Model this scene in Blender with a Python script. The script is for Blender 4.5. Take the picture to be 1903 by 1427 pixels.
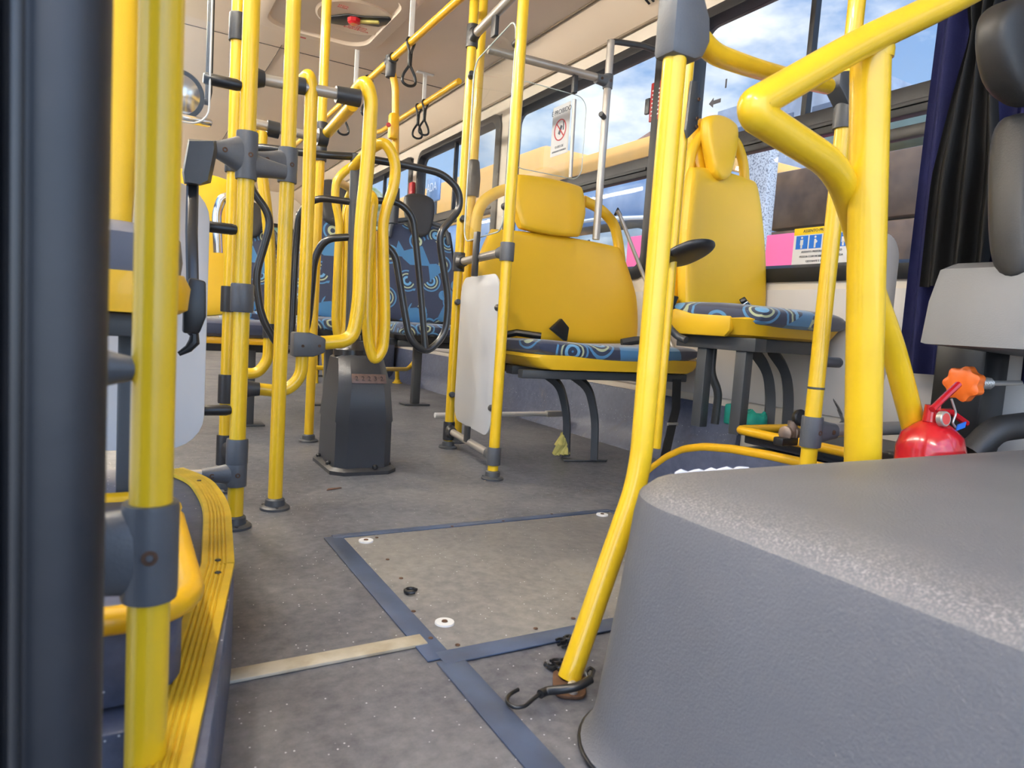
import bpy, bmesh, math, random
from mathutils import Vector as V, Matrix as M
random.seed(7)
for o in list(bpy.data.objects): bpy.data.objects.remove(o)
S = bpy.context.scene
col = S.collection
# ------------------------------------------------------------------ camera
W, H = 1903, 1427
FPX = 1267.962
CAMZ = 0.52
XC = V((0.8676143188, -0.0154826138, -0.4969966624))   # world X, Y, Z axes seen from the lens
YC = V((-0.4927012819, 0.1079380141, -0.8634783332))
ZC = V((0.0670137343, 0.9940370586, 0.0860202629))
cam = bpy.data.cameras.new('camera'); camo = bpy.data.objects.new('camera', cam); col.objects.link(camo)
R3 = M((XC, YC, ZC))
camo.matrix_world = M.Translation((0, 0, CAMZ)) @ R3.to_4x4()
cam.sensor_fit = 'HORIZONTAL'; cam.sensor_width = 36; cam.lens = FPX * 36 / W
cam.clip_start = 0.02; cam.clip_end = 300
cam.dof.use_dof = True; cam.dof.focus_distance = 2.2; cam.dof.aperture_fstop = 9.0
S.camera = camo
# ------------------------------------------------------------------ world, sun, exposure
S.view_settings.view_transform = 'Standard'; S.view_settings.look = 'None'
S.view_settings.exposure = 0.45; S.view_settings.gamma = 1
w = bpy.data.worlds.new('sky'); S.world = w; w.use_nodes = True
nt = w.node_tree; nt.nodes.clear()
def N(t, **k):
    n = nt.nodes.new(t)
    for a, b in k.items():
        if a.startswith('i_'): n.inputs[a[2:].replace('_', ' ')].default_value = b
        else: setattr(n, a, b)
    return n
out = N('ShaderNodeOutputWorld'); bg = N('ShaderNodeBackground')
tc = N('ShaderNodeTexCoord'); sep = N('ShaderNodeSeparateXYZ')
nt.links.new(tc.outputs['Generated'], sep.inputs[0])
ramp = N('ShaderNodeValToRGB')
ramp.color_ramp.elements[0].position = 0.0; ramp.color_ramp.elements[0].color = (0.55, 0.74, 0.95, 1)
ramp.color_ramp.elements[1].position = 0.6; ramp.color_ramp.elements[1].color = (0.10, 0.27, 0.68, 1)
nt.links.new(sep.outputs['Z'], ramp.inputs[0])
mp = N('ShaderNodeMapping'); mp.inputs['Scale'].default_value = (1, 1, 2.2); mp.inputs['Location'].default_value = (1.3, 0.35, 0.1)
nt.links.new(tc.outputs['Generated'], mp.inputs[0])
nz = N('ShaderNodeTexNoise'); nz.inputs['Scale'].default_value = 3.4; nz.inputs['Detail'].default_value = 9; nz.inputs['Roughness'].default_value = .55
nt.links.new(mp.outputs[0], nz.inputs[0])
cr = N('ShaderNodeValToRGB'); cr.color_ramp.elements[0].position = 0.49; cr.color_ramp.elements[1].position = 0.62
nt.links.new(nz.outputs[0], cr.inputs[0])
mx = N('ShaderNodeMix', data_type='RGBA'); mx.inputs[7].default_value = (1.05, 1.07, 1.1, 1)
nt.links.new(cr.outputs[0], mx.inputs[0]); nt.links.new(ramp.outputs[0], mx.inputs[6])
# brighter sky lobe ahead of the bus, added to light the interior
dt = N('ShaderNodeVectorMath', operation='DOT_PRODUCT'); dt.inputs[1].default_value = V((-0.45, -0.80, 0.42)).normalized()
nt.links.new(tc.outputs['Generated'], dt.inputs[0])
mr = N('ShaderNodeMapRange'); mr.interpolation_type = 'SMOOTHSTEP'
mr.inputs['From Min'].default_value = 0.1; mr.inputs['From Max'].default_value = 1.0; mr.inputs['To Min'].default_value = 0.85; mr.inputs['To Max'].default_value = 3.4
nt.links.new(dt.outputs['Value'], mr.inputs['Value'])
nt.links.new(mx.outputs[2], bg.inputs[0]); nt.links.new(mr.outputs[0], bg.inputs[1]); nt.links.new(bg.outputs[0], out.inputs[0])
sun = bpy.data.lights.new('sun', 'SUN'); sun.energy = 3.0; sun.angle = 0.02; sun.color = (1, .95, .86)
suno = bpy.data.objects.new('sun', sun); col.objects.link(suno)
suno.rotation_euler = V((0.22, 0.06, -0.97)).to_track_quat('-Z', 'Y').to_euler(); suno.location = (0, 0, 6)

# ------------------------------------------------------------------ measuring helpers
def ray(px, py):
    return R3 @ V((px - W / 2, -(py - H / 2), -FPX))
def F(px, py, z=0.0):
    r = ray(px, py); return V((0, 0, CAMZ)) + r * ((z - CAMZ) / r.z)
def AY(px, py, y):
    r = ray(px, py); return V((0, 0, CAMZ)) + r * (y / r.y)
def AX(px, py, x):
    r = ray(px, py); return V((0, 0, CAMZ)) + r * (x / r.x)
def pj(p):
    c = R3.transposed() @ (V(p) - V((0, 0, CAMZ))); return (W / 2 + FPX * c.x / -c.z, H / 2 - FPX * c.y / -c.z)
def ZP(x, y, py):                     # height on the vertical at (x, y) that shows at image row py
    a, b = -1.0, 3.0
    for _ in range(40):
        m = (a + b) / 2
        if pj((x, y, m))[1] > py: a = m
        else: b = m
    return (a + b) / 2

# ------------------------------------------------------------------ materials
def mat(name, c, rough=.5, metal=0.0, var=.0, vscale=6.0, bump=0.0, bscale=200.0, spec=.5, coat=0.0, c2=None, th=None, alpha=None, trans=0):
    m = bpy.data.materials.new(name); m.use_nodes = True; t = m.node_tree; b = t.nodes['Principled BSDF']
    b.inputs['Roughness'].default_value = rough; b.inputs['Metallic'].default_value = metal
    b.inputs['Specular IOR Level'].default_value = spec; b.inputs['Coat Weight'].default_value = coat
    tc = t.nodes.new('ShaderNodeTexCoord')
    n = t.nodes.new('ShaderNodeTexNoise'); n.inputs['Scale'].default_value = vscale; n.inputs['Detail'].default_value = 6
    t.links.new(tc.outputs['Object'], n.inputs[0])
    r = t.nodes.new('ShaderNodeValToRGB')
    lo, hi = (th or (.35, .65)); r.color_ramp.elements[0].position = lo; r.color_ramp.elements[1].position = hi
    a = c2 or tuple(x * (1 - var) for x in c)
    r.color_ramp.elements[0].color = (*a, 1); r.color_ramp.elements[1].color = (*c, 1)
    t.links.new(n.outputs[0], r.inputs[0]); t.links.new(r.outputs[0], b.inputs['Base Color'])
    if bump:
        n2 = t.nodes.new('ShaderNodeTexNoise'); n2.inputs['Scale'].default_value = bscale; n2.inputs['Detail'].default_value = 3
        t.links.new(tc.outputs['Object'], n2.inputs[0])
        bp = t.nodes.new('ShaderNodeBump'); bp.inputs['Strength'].default_value = bump; bp.inputs['Distance'].default_value = .002
        t.links.new(n2.outputs[0], bp.inputs['Height']); t.links.new(bp.outputs[0], b.inputs['Normal'])
    return m
YP = mat('yellow_paint', (.80, .50, .014), .30, var=.07, vscale=14, coat=.3)
YO = mat('yellow_orange_paint', (.82, .44, .008), .35, var=.08, vscale=9, coat=.2)
YS = mat('yellow_seat_plastic', (.80, .48, .018), .38, var=.05, vscale=4, bump=.12, bscale=500)
YN = mat('yellow_ridged_rubber', (.72, .46, .02), .5, var=.22, vscale=18, bump=.2, bscale=120)
GP = mat('grey_joint_plastic', (.085, .09, .10), .42, var=.15, vscale=20, bump=.15, bscale=300)
DP = mat('dark_joint_plastic', (.028, .030, .034), .4, var=.2, vscale=20, bump=.1, bscale=300)
BK = mat('black_plastic', (.012, .013, .015), .35, var=.2, vscale=20)
BT = mat('black_steel_tube', (.018, .020, .023), .28, var=.2, vscale=12, coat=.2)
DG = mat('dark_grey_steel', (.055, .06, .066), .42, var=.15, vscale=10)
ST = mat('brushed_steel', (.46, .43, .39), .38, metal=.55, var=.12, vscale=9)
CH = mat('chrome', (.7, .7, .7), .15, metal=1.0)
RUST = mat('rusty_screw', (.10, .045, .02), .7, var=.4, vscale=80)
WP = mat('white_panel', (.62, .62, .62), .42, var=.04, vscale=3)
CEIL = mat('beige_ceiling', (.78, .64, .49), .55, var=.05, vscale=2.0, bump=.05, bscale=90)
WALL = mat('beige_wall', (.72, .64, .53), .55, var=.07, vscale=3.0)
LWALL = mat('grey_side_laminate', (.60, .56, .52), .5, var=.06, vscale=3.0)
FRM = mat('window_rubber', (.008, .009, .012), .5, var=.3, vscale=15)
WHT = mat('white_plastic', (.72, .72, .70), .4, var=.08, vscale=30)
RED = mat('red_paint', (.55, .012, .018), .22, var=.1, vscale=8, coat=.5)
REDP = mat('red_plastic', (.40, .02, .025), .4, var=.1)
ORG = mat('orange_plastic', (.85, .16, .02), .35, var=.1)
HOODM = mat('grey_textured_hood', (.128, .129, .138), .5, var=.10, vscale=5, bump=.45, bscale=330)
DOORM = mat('black_rubber_edge', (.007, .009, .013), .42, c2=(.016, .017, .021), vscale=7, bump=.15, bscale=40)
CURT = mat('navy_curtain', (.020, .024, .125), .75, var=.3, vscale=5, bump=.2, bscale=300)
CURB = mat('black_curtain', (.010, .010, .011), .6, var=.3, vscale=6)
GREYV = mat('driver_seat_grey', (.175, .175, .178), .5, var=.06, vscale=6, bump=.2, bscale=300)
DVINYL = mat('dark_vinyl', (.030, .029, .028), .5, var=.15, vscale=8, bump=.15, bscale=300)
TEAL = mat('teal_cloth', (.01, .33, .25), .6, var=.2, vscale=20)
RAG = mat('pale_yellow_cloth', (.72, .62, .18), .8, var=.25, vscale=40, bump=.4, bscale=120)
RAGW = mat('white_foam_strip', (.72, .73, .78), .8, var=.1, vscale=60, bump=.6, bscale=90)
SEAL = mat('beige_strip', (.44, .40, .31), .6, c2=(.30, .25, .17), vscale=22, th=(.3, .6))
TRIM = mat('blue_black_trim', (.065, .095, .165), .38, c2=(.04, .055, .09), vscale=9)
GREYC = mat('grey_counter', (.16, .10, .08), .4, var=.3, vscale=60)
CUSH = mat('grey_blue_vinyl', (.10, .105, .13), .5, var=.15, vscale=8, bump=.1, bscale=200)
WOODM = mat('brown_wrapped_boards', (.15, .085, .045), .4, c2=(.06, .032, .018), vscale=5, bump=1.0, bscale=9)
STONE = mat('speckled_concrete', (.46, .45, .44), .85, c2=(.14, .14, .15), vscale=75, th=(.36, .52), bump=.4, bscale=40)
PINK = mat('pink_board', (.90, .13, .30), .5, var=.05)
OYB = mat('yellow_bus_paint', (.92, .46, .12), .3, var=.05)
OBL = mat('blue_grey_bus_glass', (.16, .25, .40), .12, c2=(.30, .40, .52), vscale=2.5)
ROOF = mat('red_brown_roof', (.42, .24, .17), .8, var=.3, vscale=12)
GREEN = mat('green_grey_roof', (.14, .20, .18), .6, var=.2)
ASPH = mat('pale_concrete_yard', (.48, .46, .43), .9, var=.2)
FOLI = mat('foliage', (.10, .16, .05), .8, c2=(.35, .38, .30), vscale=8)
BLUES = mat('sticker_blue', (.01, .16, .65), .4)
YST = mat('sticker_yellow', (.9, .62, .02), .4)
WST = mat('sticker_white', (.75, .74, .74), .4)
TXT = mat('ink_grey', (.05, .05, .06), .5)
REDI = mat('ink_red', (.65, .06, .05), .5)

def glass_mat(name, tint, gl, rough=.02, base=.0):
    m = bpy.data.materials.new(name); m.use_nodes = True; t = m.node_tree; t.nodes.clear()
    o = t.nodes.new('ShaderNodeOutputMaterial'); tr = t.nodes.new('ShaderNodeBsdfTransparent'); tr.inputs[0].default_value = (*tint, 1)
    g = t.nodes.new('ShaderNodeBsdfGlossy'); g.inputs['Roughness'].default_value = rough
    fr = t.nodes.new('ShaderNodeFresnel'); fr.inputs[0].default_value = 1.45
    mm = t.nodes.new('ShaderNodeMath'); mm.operation = 'MULTIPLY'; mm.inputs[1].default_value = gl
    geo = t.nodes.new('ShaderNodeNewGeometry'); inv = t.nodes.new('ShaderNodeMath'); inv.operation = 'SUBTRACT'; inv.inputs[0].default_value = 1.0
    m3_ = t.nodes.new('ShaderNodeMath'); m3_.operation = 'MULTIPLY'; t.links.new(geo.outputs['Backfacing'], inv.inputs[1]); t.links.new(mm.outputs[0], m3_.inputs[0]); t.links.new(inv.outputs[0], m3_.inputs[1])
    s = t.nodes.new('ShaderNodeMixShader'); t.links.new(fr.outputs[0], mm.inputs[0]); t.links.new(m3_.outputs[0], s.inputs[0])
    t.links.new(tr.outputs[0], s.inputs[1]); t.links.new(g.outputs[0], s.inputs[2])
    last = s
    if base:
        d = t.nodes.new('ShaderNodeBsdfDiffuse'); d.inputs[0].default_value = (.8, .8, .8, 1)
        n = t.nodes.new('ShaderNodeTexNoise'); n.inputs['Scale'].default_value = 9; n.inputs['Detail'].default_value = 8
        tc = t.nodes.new('ShaderNodeTexCoord'); t.links.new(tc.outputs['Object'], n.inputs[0])
        mr = t.nodes.new('ShaderNodeMapRange'); mr.inputs['From Min'].default_value = .4; mr.inputs['From Max'].default_value = .8
        mr.inputs['To Min'].default_value = base * .3; mr.inputs['To Max'].default_value = base * 2
        t.links.new(n.outputs[0], mr.inputs[0])
        s2 = t.nodes.new('ShaderNodeMixShader'); t.links.new(mr.outputs[0], s2.inputs[0]); t.links.new(s.outputs[0], s2.inputs[1]); t.links.new(d.outputs[0], s2.inputs[2]); last = s2
    t.links.new(last.outputs[0], o.inputs[0])
    return m
GLASS = glass_mat('window_glass', (.95, .97, .98), .35, base=.015)
ACRY = glass_mat('clear_acrylic', (.95, .96, .95), .8, base=.008)
EDGE = mat('acrylic_edge', (.55, .62, .60), .2, var=.1)

def floor_material(name, base, dirt, wet=(.0, .0)):
    m = bpy.data.materials.new(name); m.use_nodes = True; t = m.node_tree; b = t.nodes['Principled BSDF']
    L = t.links.new
    tc = t.nodes.new('ShaderNodeTexCoord')
    def noise(s, d=8, r=.6):
        n = t.nodes.new('ShaderNodeTexNoise'); n.inputs['Scale'].default_value = s; n.inputs['Detail'].default_value = d; n.inputs['Roughness'].default_value = r
        L(tc.outputs['Object'], n.inputs[0]); return n
    def ramp(src, p0, p1, c0, c1):
        r = t.nodes.new('ShaderNodeValToRGB'); r.color_ramp.elements[0].position = p0; r.color_ramp.elements[1].position = p1
        r.color_ramp.elements[0].color = (*c0, 1); r.color_ramp.elements[1].color = (*c1, 1); L(src, r.inputs[0]); return r
    def mix(f, a, c):
        x = t.nodes.new('ShaderNodeMix'); x.data_type = 'RGBA'; L(f, x.inputs[0]); L(a, x.inputs[6]); L(c, x.inputs[7]); return x
    big = noise(1.7, 9, .62); fine = noise(42, 5, .7); smear = noise(5.5, 9, .7)
    r1 = ramp(big.outputs[0], .42, .62, base, dirt)
    r2 = ramp(fine.outputs[0], .3, .75, tuple(x * .72 for x in base), tuple(x * 1.35 for x in dirt))
    m1 = t.nodes.new('ShaderNodeMix'); m1.data_type = 'RGBA'; m1.inputs[0].default_value = .45
    L(r1.outputs[0], m1.inputs[6]); L(r2.outputs[0], m1.inputs[7])
    dk = ramp(smear.outputs[0], .60, .72, (0, 0, 0), (1, 1, 1))
    dc = t.nodes.new('ShaderNodeRGB'); dc.outputs[0].default_value = (.07, .066, .064, 1)
    f2 = t.nodes.new('ShaderNodeMath'); f2.operation = 'MULTIPLY'; f2.inputs[1].default_value = .55; L(dk.outputs[0], f2.inputs[0])
    m2 = mix(f2.outputs[0], m1.outputs[2], dc.outputs[0])
    tan = ramp(noise(3.1, 10, .7).outputs[0], .60, .78, (0, 0, 0), (1, 1, 1))
    tcn = t.nodes.new('ShaderNodeRGB'); tcn.outputs[0].default_value = (.33, .27, .19, 1)
    f3 = t.nodes.new('ShaderNodeMath'); f3.operation = 'MULTIPLY'; f3.inputs[1].default_value = .5; L(tan.outputs[0], f3.inputs[0])
    m3 = mix(f3.outputs[0], m2.outputs[2], tcn.outputs[0])
    vo = t.nodes.new('ShaderNodeTexVoronoi'); vo.inputs['Scale'].default_value = 85; vo.inputs['Randomness'].default_value = 1; L(tc.outputs['Object'], vo.inputs[0])
    sp = ramp(vo.outputs['Distance'], .07, .12, (1, 1, 1), (0, 0, 0))
    wn = t.nodes.new('ShaderNodeSeparateColor'); L(vo.outputs['Color'], wn.inputs[0])
    gt = t.nodes.new('ShaderNodeMath'); gt.operation = 'GREATER_THAN'; gt.inputs[1].default_value = .62; L(wn.outputs[0], gt.inputs[0])
    mu = t.nodes.new('ShaderNodeMath'); mu.operation = 'MULTIPLY'; L(sp.outputs[0], mu.inputs[0]); L(gt.outputs[0], mu.inputs[1])
    wc = t.nodes.new('ShaderNodeRGB'); wc.outputs[0].default_value = (.70, .72, .76, 1)
    m4 = mix(mu.outputs[0], m3.outputs[2], wc.outputs[0])
    L(m4.outputs[2], b.inputs['Base Color'])
    rr = t.nodes.new('ShaderNodeMapRange'); rr.inputs['To Min'].default_value = .30; rr.inputs['To Max'].default_value = .62; L(smear.outputs[0], rr.inputs[0]); L(rr.outputs[0], b.inputs['Roughness'])
    bp = t.nodes.new('ShaderNodeBump'); bp.inputs['Strength'].default_value = .35; bp.inputs['Distance'].default_value = .002
    L(fine.outputs[0], bp.inputs['Height']); L(bp.outputs[0], b.inputs['Normal'])
    return m
FLOORM = floor_material('speckled_vinyl', (.050, .057, .078), (.190, .188, .192))
SIDEM = floor_material('speckled_blue_vinyl', (.045, .058, .105), (.085, .10, .155))
HATM = floor_material('hatch_vinyl', (.115, .115, .122), (.235, .222, .20))

def fabric_material():
    m = bpy.data.materials.new('patterned_fabric'); m.use_nodes = True; t = m.node_tree; b = t.nodes['Principled BSDF']; L = t.links.new
    tc = t.nodes.new('ShaderNodeTexCoord')
    vo = t.nodes.new('ShaderNodeTexVoronoi'); vo.inputs['Scale'].default_value = 7.2; L(tc.outputs['Object'], vo.inputs[0])
    r = t.nodes.new('ShaderNodeValToRGB'); cr = r.color_ramp; cr.interpolation = 'CONSTANT'
    cr.elements[0].position = 0; cr.elements[0].color = (.05, .20, .42, 1)
    cr.elements[1].position = .10; cr.elements[1].color = (.015, .03, .07, 1)
    for p, c in ((.17, (.14, .38, .62, 1)), (.25, (.015, .028, .06, 1)), (.31, (.45, .50, .30, 1)), (.36, (.02, .035, .08, 1)), (.44, (.07, .24, .46, 1)), (.50, (.02, .03, .07, 1))):
        e = cr.elements.new(p); e.color = c
    L(vo.outputs['Distance'], r.inputs[0])
    v2 = t.nodes.new('ShaderNodeTexVoronoi'); v2.inputs['Scale'].default_value = 8; L(tc.outputs['Object'], v2.inputs[0])
    sc = t.nodes.new('ShaderNodeSeparateColor'); L(v2.outputs['Color'], sc.inputs[0])
    r2 = t.nodes.new('ShaderNodeValToRGB'); r2.color_ramp.interpolation = 'CONSTANT'
    r2.color_ramp.elements[0].color = (.02, .03, .07, 1); r2.color_ramp.elements[1].position = .55; r2.color_ramp.elements[1].color = (.05, .19, .38, 1)
    L(sc.outputs[1], r2.inputs[0])
    mx = t.nodes.new('ShaderNodeMix'); mx.data_type = 'RGBA'
    gt = t.nodes.new('ShaderNodeMath'); gt.operation = 'GREATER_THAN'; gt.inputs[1].default_value = .62; L(sc.outputs[0], gt.inputs[0])
    L(gt.outputs[0], mx.inputs[0]); L(r.outputs[0], mx.inputs[6]); L(r2.outputs[0], mx.inputs[7]); L(mx.outputs[2], b.inputs['Base Color'])
    b.inputs['Roughness'].default_value = .55; b.inputs['Sheen Weight'].default_value = .4
    return m
FAB = fabric_material()

# ------------------------------------------------------------------ mesh helpers
def fillet(pts, R):
    pts = [V(p) for p in pts]
    if R <= 0 or len(pts) < 3: return pts
    o = [pts[0]]
    for i in range(1, len(pts) - 1):
        a, b, c = pts[i - 1], pts[i], pts[i + 1]
        d1 = (a - b); d2 = (c - b); l = min(R, d1.length * .48, d2.length * .48)
        if l < 1e-5: o.append(b); continue
        p0 = b + d1.normalized() * l; p2 = b + d2.normalized() * l
        for k in range(7):
            t = k / 6; o.append(p0 * (1 - t) ** 2 + b * 2 * t * (1 - t) + p2 * t * t)
    o.append(pts[-1]); return o
class MB:
    def __init__(s): s.bm = bmesh.new()
    def tube(s, pts, r, seg=16, bend=0.0, flat=1.0):
        pts = fillet(pts, bend); n = len(pts); rs = r if isinstance(r, (list, tuple)) else [r] * n
        tan = []
        for i in range(n):
            d = (pts[min(i + 1, n - 1)] - pts[max(i - 1, 0)]); tan.append(d.normalized() if d.length > 1e-9 else V((0, 0, 1)))
        up = V((0, 0, 1)) if abs(tan[0].z) < .9 else V((0, 1, 0))
        u = tan[0].cross(up).normalized(); rings = []
        for i in range(n):
            u = (u - tan[i] * u.dot(tan[i])).normalized(); v = tan[i].cross(u)
            rings.append([s.bm.verts.new(pts[i] + (u * math.cos(2 * math.pi * k / seg) + v * math.sin(2 * math.pi * k / seg) * flat) * rs[i]) for k in range(seg)])
        for a, b in zip(rings, rings[1:]):
            for k in range(seg):
                f = s.bm.faces.new((a[k], a[(k + 1) % seg], b[(k + 1) % seg], b[k])); f.smooth = True
        s.bm.faces.new(rings[0][::-1]); s.bm.faces.new(rings[-1]); return s
    def cyl(s, a, b, r, r2=None, seg=20): return s.tube([a, b], [r, r if r2 is None else r2], seg)
    def lathe(s, o, axis, prof, seg=24):           # prof: (distance along the axis, radius)
        axis = V(axis).normalized(); up = V((0, 0, 1)) if abs(axis.z) < .9 else V((1, 0, 0))
        u = axis.cross(up).normalized(); v = axis.cross(u); rings = []
        for h, r in prof:
            rings.append([s.bm.verts.new(V(o) + axis * h + (u * math.cos(2 * math.pi * k / seg) + v * math.sin(2 * math.pi * k / seg)) * max(r, 1e-4)) for k in range(seg)])
        for a, b in zip(rings, rings[1:]):
            for k in range(seg):
                f = s.bm.faces.new((a[k], a[(k + 1) % seg], b[(k + 1) % seg], b[k])); f.smooth = True
        s.bm.faces.new(rings[0][::-1]); s.bm.faces.new(rings[-1]); return s
    def bevel(s, bm2, w):
        if w > 0:
            es = [e for e in bm2.edges if len(e.link_faces) == 2 and e.calc_face_angle(0) > .5]
            bmesh.ops.bevel(bm2, geom=es, offset=w, segments=2, affect='EDGES', profile=.5, clamp_overlap=True)
        me = bpy.data.meshes.new('t'); bm2.to_mesh(me); s.bm.from_mesh(me); bpy.data.meshes.remove(me); bm2.free()
    def box(s, c, size, bev=.0, rot=None):
        b2 = bmesh.new(); bmesh.ops.create_cube(b2, size=1); m = M.Translation(V(c)) @ (rot.to_4x4() if rot else M.Identity(4)) @ M.Diagonal((*size, 1))
        bmesh.ops.transform(b2, matrix=m, verts=b2.verts); s.bevel(b2, bev); return s
    def prism(s, outline, O, U, Vv, depth, bev=.0):  # outline in (u, v), extruded along U x V
        O, U, Vv = V(O), V(U), V(Vv); Wd = U.cross(Vv).normalized() * depth
        b2 = bmesh.new(); a = [b2.verts.new(O + U * p[0] + Vv * p[1]) for p in outline]; b = [b2.verts.new(v.co + Wd) for v in a]
        b2.faces.new(a[::-1]); b2.faces.new(b)
        for i in range(len(a)): b2.faces.new((a[i], a[(i + 1) % len(a)], b[(i + 1) % len(a)], b[i]))
        bmesh.ops.recalc_face_normals(b2, faces=b2.faces); s.bevel(b2, bev); return s
    def loft(s, rings, smooth=False, cap=True):
        rr = [[s.bm.verts.new(V(p)) for p in r] for r in rings]; n = len(rr[0])
        for a, b in zip(rr, rr[1:]):
            for k in range(n):
                f = s.bm.faces.new((a[k], a[(k + 1) % n], b[(k + 1) % n], b[k])); f.smooth = smooth
        if cap: s.bm.faces.new(rr[0][::-1]); s.bm.faces.new(rr[-1])
        return s
    def pillow(s, O, A, B, Nn, t, hw, k=.3, n=18, off=None, e=.35, back=1.0, pw=6):
        O, A, B, Nn = V(O), V(A), V(B), V(Nn); g = {}
        for sd in (1, -1):
            for i in range(n + 1):
                for j in range(n + 1):
                    border = i in (0, n) or j in (0, n)
                    if sd == -1 and border: g[(sd, i, j)] = g[(1, i, j)]; continue
                    u = -math.cos(math.pi * i / n); v = -math.cos(math.pi * j / n)
                    uu = u * math.sqrt(max(0, 1 - k * v * v)); vv = v * math.sqrt(max(0, 1 - k * u * u))
                    th = t * (max(0, (1 - abs(u) ** pw) * (1 - abs(v) ** pw))) ** e * (1 if sd == 1 else -back)
                    h = hw(vv) if callable(hw) else hw
                    p = O + A * (uu * h) + B * vv + Nn * (th + (off(uu, vv) if off else 0))
                    g[(sd, i, j)] = s.bm.verts.new(p)
        for sd in (1, -1):
            for i in range(n):
                for j in range(n):
                    q = [g[(sd, i, j)], g[(sd, i + 1, j)], g[(sd, i + 1, j + 1)], g[(sd, i, j + 1)]]
                    f = s.bm.faces.new(q if sd == 1 else q[::-1]); f.smooth = True
        return s
    def surf(s, fn, nu, nv, th=0.0, smooth=True):
        g = [[s.bm.verts.new(V(fn(i / nu, j / nv))) for j in range(nv + 1)] for i in range(nu + 1)]
        fs = []
        for i in range(nu):
            for j in range(nv):
                f = s.bm.faces.new((g[i][j], g[i + 1][j], g[i + 1][j + 1], g[i][j + 1])); f.smooth = smooth; fs.append(f)
        if th: bmesh.ops.solidify(s.bm, geom=fs, thickness=th)
        return s
def text(mb, body, O, U, Vv, size, lift=.0008, align='CENTER'):
    cu = bpy.data.curves.new('t', 'FONT'); cu.body = body; cu.size = size; cu.align_x = align; cu.align_y = 'CENTER'; cu.extrude = .0006
    ob = bpy.data.objects.new('t', cu); col.objects.link(ob); dg = bpy.context.evaluated_depsgraph_get()
    me = bpy.data.meshes.new_from_object(ob.evaluated_get(dg)); U, Vv = V(U), V(Vv); Wn = U.cross(Vv)
    m = M.Identity(4)
    for i in range(3): m[i][0] = U[i]; m[i][1] = Vv[i]; m[i][2] = Wn[i]; m[i][3] = (V(O) + Wn * lift)[i]
    me.transform(m); mb.bm.from_mesh(me); bpy.data.objects.remove(ob); bpy.data.curves.remove(cu); bpy.data.meshes.remove(me)

ORIG = {}
def props(o, label=None, cat=None, group=None, kind=None):
    if label: o['label'] = label
    if cat: o['category'] = cat
    if group: o['group'] = group
    if kind: o['kind'] = kind
    return o
def thing(name, label, cat, loc=(0, 0, 0), group=None):
    o = bpy.data.objects.new(name, None); o.empty_display_size = .05; col.objects.link(o); o.location = loc; ORIG[o.name] = V(loc)
    return props(o, label, cat, group)
def part(mb, name, m, parent=None, label=None, kind=None, org=None):
    me = bpy.data.meshes.new(name); bmesh.ops.recalc_face_normals(mb.bm, faces=mb.bm.faces)
    o_ = ORIG[parent.name] if parent else (V(org) if org else V((0, 0, 0)))
    if o_.length: bmesh.ops.translate(mb.bm, verts=mb.bm.verts, vec=-o_)
    mb.bm.to_mesh(me); mb.bm.free(); me.materials.append(m)
    me.polygons.foreach_set('use_smooth', [True] * len(me.polygons)); me.set_sharp_from_angle(angle=math.radians(36))
    o = bpy.data.objects.new(name, me); col.objects.link(o)
    if parent: o.parent = parent; ORIG[o.name] = o_
    else: o.location = o_; ORIG[o.name] = o_
    return props(o, label, None, None, kind)
def single(mb, name, m, label, cat, group=None, org=None, kind=None):
    return props(part(mb, name, m, None, org=org), label, cat, group, kind)
def struct(mb, name, m, label=None): return props(part(mb, name, m), label, None, None, 'structure')
def copy_tree(o, parent=None):
    c = o.copy(); col.objects.link(c)
    if parent: c.parent = parent
    for ch in o.children: copy_tree(ch, c)
    return c

# ------------------------------------------------------------------ the setting
WX = 2.06
def plane_box(x0, x1, y0, y1, z0, z1): return MB().box(((x0 + x1) / 2, (y0 + y1) / 2, (z0 + z1) / 2), (x1 - x0, y1 - y0, z1 - z0))
struct(plane_box(-.45, WX + .05, -1.3, 9.6, -.05, 0), 'floor', FLOORM, 'dark speckled vinyl bus floor worn and dusty')
struct(plane_box(-.45, 1.89, -.9, 9.6, 2.05, 2.09), 'ceiling', CEIL, 'plain beige ceiling panel of the bus')
# cove between ceiling and side wall
c = MB().prism([(1.89, 2.05), (1.89, 2.09), (WX + .08, 2.0), (WX + .08, 1.93), (WX - .01, 1.93)], (0, 9.6, 0), (1, 0, 0), (0, 0, 1), 10.5, .004)
struct(c, 'trim_1', CEIL, 'sloped beige duct panel along the window side')
c = MB().box((1.885, 4.3, 2.047), (.012, 10.4, .012), .003).box((WX - .012, 4.3, 1.925), (.014, 10.4, .012), .003)
struct(c, 'trim_2', mat('brown_seam', (.20, .15, .10), .6), 'thin brown seam strips of the ceiling duct')

# right wall in one mesh with openings for the windows
wins = [(-.9, .15, .70, 1.84), (.25, 2.26, .75, 1.84), (2.42, 3.80, .78, 1.84), (3.93, 5.32, .80, 1.84), (5.46, 6.9, .80, 1.84), (7.04, 8.6, .8, 1.84)]
def wall_with_holes(x, th, y0, y1, z0, z1, holes):
    mb = MB(); ys = y0
    for (a, b, c_, d) in holes:
        mb.box((x + th / 2, (ys + a) / 2, (z0 + z1) / 2), (th, a - ys, z1 - z0))
        mb.box((x + th / 2, (a + b) / 2, (z0 + c_) / 2), (th, b - a, c_ - z0)); mb.box((x + th / 2, (a + b) / 2, (d + z1) / 2), (th, b - a, z1 - d)); ys = b
    mb.box((x + th / 2, (ys + y1) / 2, (z0 + z1) / 2), (th, y1 - ys, z1 - z0)); return mb
struct(wall_with_holes(WX, .05, -1.3, 9.6, 0, 2.0, wins), 'wall_right', WALL, 'beige side wall with large windows')
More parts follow.
